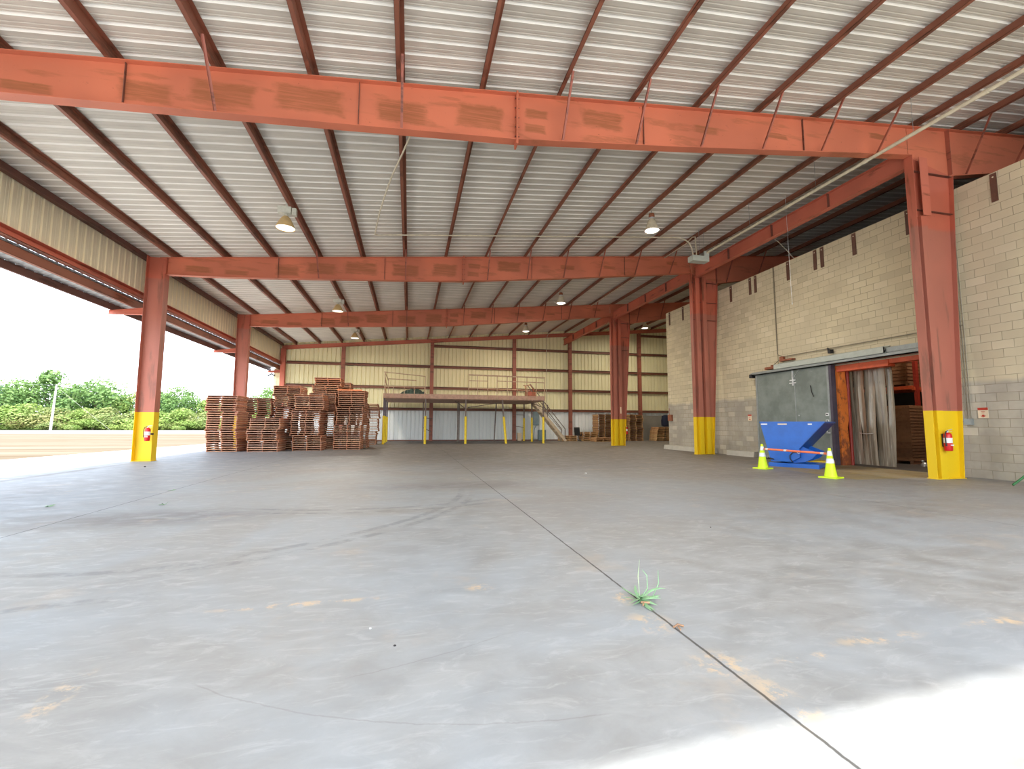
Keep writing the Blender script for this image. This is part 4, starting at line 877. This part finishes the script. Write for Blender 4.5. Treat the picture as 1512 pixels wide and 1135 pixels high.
# stair
e = empty('steel_stair', 'steep pale steel stair with handrails at the right end of the mezzanine', 'stair', (11.4, 32.8, 0))
A0, B0 = Vector((11.55, 32.3, .0)), Vector((8.95, 32.3, 3.1))
for dy in (0, .85): part(e, 'stringer', MB().bar(A0 + Vector((0, dy, .05)), B0 + Vector((0, dy, 0)), .04, .2), 'stair')
for k in range(1, 13):
    c_ = A0 + (B0 - A0) * k / 13.; part(e, 'tread', MB().box(c_.x - .12, c_.x + .12, 32.32, 33.13, c_.z, c_.z + .035), 'stair')
for dy in (0, .85):
    a_ = A0 + Vector((-.05, dy, .95)); b_ = B0 + Vector((-.2, dy, 1.2)); mb = MB(); mb.bar(a_, b_, .05); mb.bar(a_, A0 + Vector((-.05, dy, .2)), .05); mb.bar(a_ + Vector((-.25, 0, -.15)), b_ + Vector((-.25, 0, -.45)), .035)
    for t in (.55,): c_ = A0 + (B0 - A0) * t + Vector((0, dy, .1)); mb.bar(c_, c_ + Vector((0, 0, .95)), .05)
    part(e, 'handrail', mb, 'mezz_steel')
# things on and under the mezzanine
RR = random.Random(11)
mb = MB(); nx, ny = 26, 10; vs = []
for j in range(ny + 1):
    for i in range(nx + 1):
        x = -1.15 + 2.75 * i / nx; y = 30.9 + 1.5 * j / ny; ex = min(1, 4 * min(i, nx - i) / nx) * min(1, 4 * min(j, ny - j) / ny)
        vs.append((x + RR.uniform(-.04, .04), y, 3.165 + max(0.004, ex * (.24 + .2 * math.sin(x * 2.1 + 1) + RR.uniform(-.1, .12)))))
mb.add(vs, [(j * (nx + 1) + i, j * (nx + 1) + i + 1, (j + 1) * (nx + 1) + i + 1, (j + 1) * (nx + 1) + i) for j in range(ny) for i in range(nx)], 0)
b0 = len(mb.v); mb.box(-1.1, 1.5, 30.95, 32.35, 3.163, 3.168)
tag(mb.build('tarp_heap', 'green_tarp'), 'crumpled dark green tarp heap on the left of the mezzanine deck', 'tarp')
e = empty('rusty_engine', 'rusty reddish machine part sitting on the right of the mezzanine deck', 'machine', (8.4, 31., 3.165))
def P(n, mb, m): o = mb.build(n, m); o.parent = e
P('block', MB().box(-.3, .35, -.25, .25, .08, .42), 'rust_box'); P('skid', MB().box(-.4, .42, -.3, -.2, 0, .08).box(-.4, .42, .2, .3, 0, .08), 'rust_box')
P('pulley', MB().tube([(-.1, -.32, .3), (-.1, -.26, .3)], .16, 16), 'brace_steel'); P('crank_frame', MB().tube([(-.3, 0, .42), (-.35, 0, .85), (0, 0, .95), (.2, 0, .7), (.25, 0, .42)], .035, 8), 'rust_box')
P('handle', MB().tube([(-.35, 0, .85), (-.5, 0, .9)], .03, 8).tube([(.2, 0, .7), (.5, 0, .45)], .025, 8), 'rust_box')
e = empty('electrical_panel', 'tall grey-blue electrical cabinet on the back wall left of the stair', 'electrical cabinet', (9.82, YB - .35, 1.2))
part(e, 'cabinet', MB().box(9.62, 10.05, YB - .4, YB - .2, 1.22, 2.3), 'grey_box'); part(e, 'door', MB().box(9.64, 10.03, YB - .415, YB - .402, 1.25, 2.27), 'grey_box'); part(e, 'conduit', MB().tube([(9.85, YB - .3, 1.22), (9.7, YB - .3, .9), (9.6, YB - .3, .0)], .03, 8), 'grey_box')
e = empty('transformer_box', 'squat grey transformer box with a white label standing by the back wall', 'transformer', (10.25, YB - .4, 0))
part(e, 'housing', MB().box(9.98, 10.55, YB - .65, YB - .25, .04, .85), 'grey_box'); part(e, 'label', MB().box(10.3, 10.42, YB - .658, YB - .652, .3, .6), 'white'); part(e, 'feet', MB().box(10.0, 10.53, YB - .6, YB - .3, 0, .04), 'black')
tag(MB().box(8.28, 8.62, YB - .5, YB - .3, .35, .62).box(8.3, 8.6, YB - .48, YB - .32, 0, .35).build('small_box', 'sign_cream'), 'small pale box by the back wall under the right of the mezzanine', 'box')

# office chair
e = empty('office_chair', 'black office chair with tilted back by the back wall, right of the stair', 'chair', (12.95, 33.3, 0), 2.4)
P('seat', MB().box(-.24, .24, -.24, .24, .42, .5), 'black'); P('backrest', MB().prism([(.2, .5), (.27, .5), (.38, 1.0), (.34, 1.08), (.27, 1.0)], 0, -.22, .22), 'black'); P('gas_column', MB().tube([(0, 0, .08), (0, 0, .42)], .03, 10), 'galv')
for k in range(5):
    a_ = k * 2 * math.pi / 5; P('leg', MB().bar((0, 0, .1), (.3 * math.cos(a_), .3 * math.sin(a_), .07), .04, .03), 'galv'); P('caster', MB().tube([(.29 * math.cos(a_) - .02, .29 * math.sin(a_), .03), (.29 * math.cos(a_) + .02, .29 * math.sin(a_), .03)], .03, 10), 'black')
for s in (-1, 1): P('armrest', MB().bar((s * .27, -.12, .7), (s * .27, .18, .7), .05, .03).bar((s * .27, .02, .7), (s * .25, .02, .45), .03), 'black')
tag(MB().box(15.9, 22.6, YB - .5, YB - .46, .0, 2.05).build('leaning_board', 'grey_board'), 'large grey board standing against the back wall behind the pallets', 'board')
e = empty('hanging_jacket', 'dark navy jacket hanging on a post beyond the end of the block wall', 'jacket', (20.35, 33.0, 0))
part(e, 'stand', MB().box(20.32, 20.38, 33.0, 33.05, 0, 2.1), 'mezz_steel')
mb = MB(); vs = []
for z, w, dpt in ((2.1, .1, .08), (2.02, .3, .14), (1.7, .32, .16), (1.3, .3, .18), (1.15, .28, .16)):
    for k in range(10): a_ = 2 * math.pi * k / 10; vs.append((20.35 + w * math.cos(a_), 32.9 + dpt * math.sin(a_), z))
mb.add(vs, [(i * 10 + k, i * 10 + (k + 1) % 10, i * 10 + 10 + (k + 1) % 10, i * 10 + 10 + k) for i in range(4) for k in range(10)] + [tuple(range(9, -1, -1)), tuple(range(40, 50))], 0, True); part(e, 'body', mb, 'navy')
for s in (-1, 1): part(e, 'sleeve', MB().tube([(20.35 + s * .27, 32.9, 2.0), (20.35 + s * .36, 32.9, 1.6), (20.35 + s * .34, 32.9, 1.2)], [.07, .065, .05], 8), 'navy')

# ------------------------------------------------------------------ pallets
def make_pallet(w, d, h, mats=('wood_old', 'wood_end'), nb=7, simple=False):
    bh = h * .15; e = bpy.data.objects.new('wooden_pallet', None)
    def PP(n, mb, m):
        o = mb.build(n, m); o.parent = e; return o
    C.objects.link(e); e.empty_display_size = .1; bw = w / nb
    mb = MB(); 
    for k in range(nb): y = -d / 2 + d * (k + .5) / nb; mb.box(-w / 2, w / 2, y - d / nb * .36, y + d / nb * .36, h - bh, h)
    PP('deck_boards', mb, mats[0])
    mb = MB()
    for y in (-d / 2 + .05, -d / 4, d / 4, d / 2 - .05): mb.box(-w / 2, w / 2, y - .05, y + .05, 0, bh)
    PP('bottom_boards', mb, mats[0])
    for x in (-w / 2 + .022, 0, w / 2 - .022): PP('stringer', MB().box(x - .02, x + .02, -d / 2 + .002, d / 2 - .002, bh, h - bh), mats[1])
    return e
TH = .1
protoA = make_pallet(1.26, 1.15, TH - .002)
protoB = make_pallet(1.2, 1.05, .138, ('wood_mid', 'wood_new'), 7)
protoC = make_pallet(1.2, 1.05, .138, ('wood_new', 'wood_new'), 7)
used = set()
def pal(proto, x, y, z, rz, label, group):
    o = proto if proto.name not in used and not used.add(proto.name) else copy_tree(proto)
    o.location = (x, y, z); o.rotation_euler = (0, 0, rz); tag(o, label, 'pallet', group)
    return o
def stack(proto, x, y, n, rz, nm, seed, lean=(0, 0), jit=.03, kinks=(), th=TH):
    r = random.Random(seed); ox = oy = 0.
    for k in range(n):
        if k in kinks: ox += r.choice((-1, 1)) * r.uniform(.07, .15); oy += r.uniform(-.06, .06)
        ox += r.uniform(-jit, jit) * .6; ox *= .96
        pal(proto, x + ox + lean[0] * k + r.uniform(-jit, jit) * .5, y + oy + lean[1] * k + r.uniform(-jit, jit), k * th + .001, rz + r.uniform(-.02, .02),
            ('wooden pallet, %s up in ' % ordw(k + 1)) + nm, 'pallets of ' + nm)
stack(protoA, -8.02, 22.9, 25, -.06, 'the leftmost front stack', 1, kinks=(9, 18))
stack(protoA, -7.45, 24.75, 25, -.05, 'the stack hidden behind the leftmost', 2, kinks=(8, 17))
stack(protoA, -6.28, 22.55, 15, -.05, 'the low second front stack', 3, kinks=(5, 10))
stack(protoA, -5.85, 24.45, 31, -.04, 'the tall loose stack behind the low one', 4, lean=(.004, 0), kinks=(16, 21, 26), jit=.05)
stack(protoA, -4.6, 23.05, 26, -.03, 'the third front stack', 5, kinks=(7, 19))
stack(protoA, -4.25, 24.75, 36, -.02, 'the highest stack, rising behind the third', 6, kinks=(28, 32), jit=.045)
stack(protoA, -2.92, 23.85, 29, -.02, 'the rightmost front stack', 7, kinks=(12, 21))
stack(protoA, -2.75, 25.4, 30, -.02, 'the stack just behind the rightmost', 8, kinks=(12, 22))
stack(protoA, -3.9, 26.3, 35, 0, 'the deep stack behind the highest', 9, kinks=(9, 25))
stack(protoA, -2.62, 29.4, 25, 0, 'the farthest stack, near the mezzanine corner', 10, kinks=(8, 16))
T2 = .14
stack(protoC, 12.15, 33.6, 3, 0, 'the tiny stack right of the stair foot', 21, th=T2)
stack(protoC, 13.75, 33.5, 5, 0, 'the low pale stack right of the office chair', 22, th=T2, jit=.05)
stack(protoC, 14.3, 32.2, 2, 0, 'the two-pallet stack in front of the low pale one', 23, th=T2)
stack(protoB, 15.1, 33.6, 15, .0, 'the tall stack left of the farthest column', 24, th=T2, jit=.04)
stack(protoB, 16.35, 33.7, 15, .03, 'the tall stack behind the farthest column', 25, th=T2, jit=.05)
stack(protoB, 17.75, 33.5, 15, .0, 'the tall stack right of the farthest column', 26, th=T2, jit=.05)
stack(protoC, 19.85, 33.1, 8, .04, 'the low pale stack by the block wall end', 27, th=T2, jit=.05, lean=(.02, 0))
mb = MB(); mb.box(-.6, .6, -.03, .03, 0, .06); o = mb.build('loose_plank', 'plank_orange'); o.location = (-2.93, 23.22, 2.805); o.rotation_euler = (0, 0, -.02); tag(o, 'bright orange plank lying in front on top of the rightmost front stack', 'plank')
o.location = (-2.93, 23.5, 29 * TH + .002)

# ------------------------------------------------------------------ weeds
def weed(x, y, s, seed, label, n=14, stalk=False):
    r = random.Random(seed); e = empty('weed', label, 'weed', (x, y, 0), 0)
    def P(n_, mb, m): o = mb.build(n_, m); o.parent = e
    for k in range(n):
        a_ = r.uniform(0, 6.28); L_ = s * r.uniform(.5, 1.); up = r.uniform(.1, .9) * (1.4 if r.random() < .2 else .6); w = s * .06
        pts = [Vector((0, 0, .003))]
        for i in range(1, 6): t = i / 5; pts.append(Vector((math.cos(a_) * L_ * t + .01 * math.sin(i + k), math.sin(a_) * L_ * t, .003 + L_ * up * (t - .55 * t * t))))
        side_ = Vector((-math.sin(a_), math.cos(a_), .3)); vs = []
        for i, p_ in enumerate(pts): ww = w * (math.sin(math.pi * min(.98, (i + .6) / 5.6))); vs += [p_ - side_ * ww, p_ + Vector((0, 0, ww * .5)), p_ + side_ * ww]
        fs = [(i * 3 + j, i * 3 + j + 1, i * 3 + j + 4, i * 3 + j + 3) for i in range(5) for j in range(2)]
        P('leaf', MB().add(vs, fs, 0, True), 'leaf')
    if stalk:
        P('stalk', MB().tube([(0, 0, 0), (.0, .01, .1), (.0, .02, .16), (.02, .03, .27)], [.002, .002, .003, .001], 6), 'leaf_pale')
        P('stalk', MB().tube([(0, 0, 0), (.06, 0, .08), (.07, .02, .16), (.04, .03, .2)], [.004, .004, .003, .002], 6), 'leaf')
        P('stalk', MB().tube([(.1, 0, .02), (.16, .02, .1), (.165, .03, .19)], [.003, .004, .002], 6), 'leaf')
        P('dry_root', MB().tube([(-.02, -.05, .01), (.02, -.08, .015), (.05, -.07, .01)], .008, 6).tube([(0, -.06, .01), (-.03, -.1, .01)], .006, 6), 'dry')
    return e
weed(1.615, 3.0, .21, 5, 'leafy green weed growing out of the middle floor joint', 16, True)
weed(-5.18, 8.12, .11, 6, 'small green sprout on the floor at the far left', 9)
weed(-4.25, 9.6, .1, 8, 'tiny green sprout in the left floor joint', 6)
weed(-3.6, 7.95, .1, 9, 'faint green sprout on the floor right of the left joint', 6)
o = MB().tube([(0, 0, .008), (.04, .02, .012), (.07, .0, .008)], .006, 6).tube([(.03, 0, .008), (.02, -.04, .008)], .005, 6).build('dry_twig', 'dry'); o.location = (1.6, 2.56, 0); tag(o, 'dry brown twig lying on the middle floor joint', 'twig')
RR = random.Random(5)
for i, (x, y, nm) in enumerate(((-.05, 2.7, 'dark pebble on the floor, left of the middle joint near the front'), (-.2, 2.95, 'pale chip on the floor left of the middle joint'), (4.43, 10.9, 'white scrap of paper on the floor well beyond the weed'), (3.6, 4.9, 'dark pebble on the floor right of the weed'), (-7.3, 14.9, 'dark clod on the floor near the left columns'))):
    r_ = .008 if y < 9 else .03; mb = MB(); mb.lathe([(0, 0), (r_, r_ * .2), (r_ * .8, r_ * .7), (0, r_ * .8)], seg=7); o = mb.build('floor_debris', 'white' if i in (1, 2) else 'black'); o.location = (x, y, 0); tag(o, nm, 'debris')

# ------------------------------------------------------------------ trees, pole
def tree_mesh(seed, shape, leaves, ls):
    r = random.Random(seed); blobs = []
    for k in range(26 if shape != 'bush' else 16):
        t = r.random(); a_ = r.uniform(0, 6.28)
        if shape == 'round': rad = .42 * math.sin(math.pi * (.12 + .8 * t)); z = .18 + .66 * t
        elif shape == 'tall': rad = .34 * (1.05 - t); z = .4 + .52 * t
        else: rad = .55 * (1 - t * .7); z = .12 + .5 * t
        blobs.append((Vector((math.cos(a_) * rad * r.uniform(.4, 1), math.sin(a_) * rad * r.uniform(.4, 1), z)), r.uniform(.11, .2) * (1.2 if shape != 'tall' else .7)))
    vs, fs = [], []
    for k in range(leaves):
        c_, br = r.choice(blobs); d = Vector((r.gauss(0, 1), r.gauss(0, 1), r.gauss(.25, 1))).normalized()
        p_ = c_ + d * br * r.uniform(.72, 1.08); p_.z = max(p_.z, .01)
        nrm = (d + Vector((r.gauss(0, .5), r.gauss(0, .5), r.gauss(0, .5)))).normalized(); t1 = nrm.orthogonal().normalized(); t2 = nrm.cross(t1); s = ls * r.uniform(.6, 1.3)
        b_ = len(vs); vs += [p_ + t1 * s, p_ + t2 * s * .7, p_ - t1 * s, p_ - t2 * s * .7]; fs.append((b_, b_ + 1, b_ + 2, b_ + 3))
    return vs, fs
PROT = []
for sd, sh, mt in ((1, 'round', 'crown_mid'), (2, 'round', 'crown_dark'), (3, 'bush', 'crown_lime'), (4, 'bush', 'crown_warm'), (5, 'tall', 'crown_mid'), (6, 'round', 'crown_lime')):
    vs, fs = tree_mesh(sd, sh, 5200 if sh != 'tall' else 1500, .022)
    e = bpy.data.objects.new('leafy_tree' if sh != 'bush' else 'bush', None); C.objects.link(e)
    o = MB().add(vs, fs).build('foliage', mt); o.parent = e
    mb = MB(); mb.tube([(0, 0, 0), (.01, 0, .25), (0, .01, .5)], [.03, .022, .01], 8)
    for k in range(4): a_ = k * 1.6; mb.tube([(0, 0, .22 + k * .05), (.2 * math.cos(a_), .2 * math.sin(a_), .42 + k * .06)], [.014, .005], 6)
    o = mb.build('trunk', 'bark'); o.parent = e
    PROT.append(e)
tused = set()
def put_tree(k, x, y, h, wf, label, rz):
    e = PROT[k] if k not in tused else copy_tree(PROT[k]); tused.add(k)
    e.location = (x, y, -.05); e.scale = (h * wf, h * wf, h * (1. if 'tree' in e.name else .9)); e.rotation_euler = (0, 0, rz)
    tag(e, label, 'tree' if 'tree' in e.name else 'bush', 'tree line beyond the field')
BACK = [(0, -92, 118, 9.5, 1.4), (1, -85, 116, 9.2, 1.3), (0, -78.5, 112, 10.2, 1.25), (4, -73.6, 113, 12.3, 1.25), (1, -70, 116, 9, 1.2), (0, -64, 111, 10.4, 1.35), (5, -58, 114, 8.8, 1.2), (1, -52.5, 112, 7.8, 1.3), (0, -48.2, 110, 9.2, 1.0), (5, -43, 112, 7.2, 1.2), (1, -37, 110, 7.4, 1.2), (0, -30.5, 110, 9.6, 1.1), (5, -25, 112, 8., 1.2), (1, -19, 112, 9., 1.3), (4, -56, 118, 8.8, .8), (4, -67.8, 119, 9.8, .8)]
FRONT = [(2, -86, 106, 5.5, 1.9), (3, -80, 105, 6, 1.7), (2, -73.5, 105, 7, 1.6), (3, -68, 105, 6.6, 1.6), (2, -62, 105, 5.8, 1.7), (3, -56.5, 105, 6.8, 1.6), (2, -50.5, 104, 6, 1.7), (2, -45, 104, 6, 1.6), (3, -39.5, 104, 5.4, 1.7), (2, -34, 104, 6, 1.6), (3, -28, 104, 5.5, 1.6), (2, -22, 104, 5.5, 1.6), (2, -76.5, 102, 3.4, 2.2), (3, -65, 102, 3.2, 2.2), (2, -59, 102, 3.4, 2.2), (2, -53, 102, 3., 2.4), (3, -47.5, 102, 3.2, 2.2), (2, -42, 102, 3., 2.4)]
wd = ['out past the left picture edge', 'at the left picture edge', 'left of the utility pole', 'rising above its neighbours left of the utility pole', 'directly behind the utility pole', 'broad and high, right of the utility pole', 'halfway from the utility pole to the near left column', 'just left of the near left column', 'just right of the near left column', 'between the left column and the pallets', 'behind the leftmost pallet stack', 'seen over the pallets', 'behind the pallet stacks', 'beyond the back left corner', 'thin top between pole and column', 'thin top just right of the utility pole']
for i, (k, x, y, h, wf) in enumerate(BACK): put_tree(k, x, y, h, wf, 'tree in the far tree line, ' + wd[i], i * 1.3)
for i, (k, x, y, h, wf) in enumerate(FRONT):
    put_tree(k, x, y, h, wf, '%s bush below the trees, %s from left in the %s row' % ('lime green' if k == 2 else 'yellowish', ordw(i + 1 if i < 12 else i - 11), 'taller' if i < 12 else 'low'), i * 2.1)
e = empty('utility_pole', 'pale leaning utility pole in front of the trees on the far left', 'utility pole', (-62.6, 97, 0))
part(e, 'pole', MB().tube([(-62.6, 97, -.06), (-62.3, 97, 8.2)], [.2, .13], 10), 'pole')
part(e, 'guy_wire', MB().tube([(-62.3, 97, 7.8), (-53.5, 97, 0)], .012, 5), 'pole')
part(e, 'wire', MB().tube([(-100, 99, 8.4), (-62.3, 97, 8.1)], .012, 5), 'galv'); part(e, 'wire', MB().tube([(-62.3, 97, 8.1), (-20, 99, 8.6)], .012, 5), 'galv')

# ------------------------------------------------------------------ world, sun, camera
w = bpy.data.worlds.new('sky'); bpy.context.scene.world = w; w.use_nodes = True; t = w.node_tree; t.nodes.clear()
bg = t.nodes.new('ShaderNodeBackground'); out = t.nodes.new('ShaderNodeOutputWorld'); sk = t.nodes.new('ShaderNodeTexSky')
sk.sky_type = 'NISHITA'; sk.sun_disc = False; sk.sun_elevation = math.radians(64); sk.sun_rotation = math.radians(200); sk.air_density = 1.; sk.dust_density = 3.; sk.ozone_density = 1.
mx = t.nodes.new('ShaderNodeMix'); mx.data_type = 'RGBA'; mx.inputs[0].default_value = .55; mx.inputs[7].default_value = (4.4, 4.7, 5.0, 1)
t.links.new(sk.outputs[0], mx.inputs[6]); t.links.new(mx.outputs[2], bg.inputs[0]); bg.inputs[1].default_value = 1.0; t.links.new(bg.outputs[0], out.inputs[0])
sun = bpy.data.lights.new('sun', 'SUN'); sun.energy = 6.0; sun.angle = math.radians(.6); sun.color = (1, .98, .95)
so = bpy.data.objects.new('sun', sun); C.objects.link(so); d = Vector((.17, .67, -1)).normalized(); so.rotation_euler = d.to_track_quat('-Z', 'Y').to_euler()
cam = bpy.data.cameras.new('camera'); co = bpy.data.objects.new('camera', cam); C.objects.link(co)
cam.sensor_width = 36; cam.sensor_fit = 'HORIZONTAL'; cam.lens = 661.7238 / 1512 * 36; cam.clip_start = .05; cam.clip_end = 800
yaw, pitch, roll = math.radians(12.845), math.radians(5.16), math.radians(.223)
Fv = Vector((math.sin(yaw) * math.cos(pitch), math.cos(yaw) * math.cos(pitch), math.sin(pitch))); Rv = Vector((math.cos(yaw), -math.sin(yaw), 0)); Uv = Rv.cross(Fv)
r2 = Rv * math.cos(roll) + Uv * math.sin(roll); u2 = -Rv * math.sin(roll) + Uv * math.cos(roll)
m4 = Matrix((r2, u2, -Fv)).transposed().to_4x4(); m4.translation = (0, 0, 1.23); co.matrix_world = m4
sc = bpy.context.scene; sc.camera = co
sc.view_settings.view_transform = 'Standard'; sc.view_settings.look = 'None'; sc.view_settings.gamma = 1.; sc.view_settings.use_curve_mapping = False; sc.view_settings.exposure = .1
sc.cycles.use_denoising = True; sc.cycles.max_bounces = 8; sc.cycles.diffuse_bounces = 5
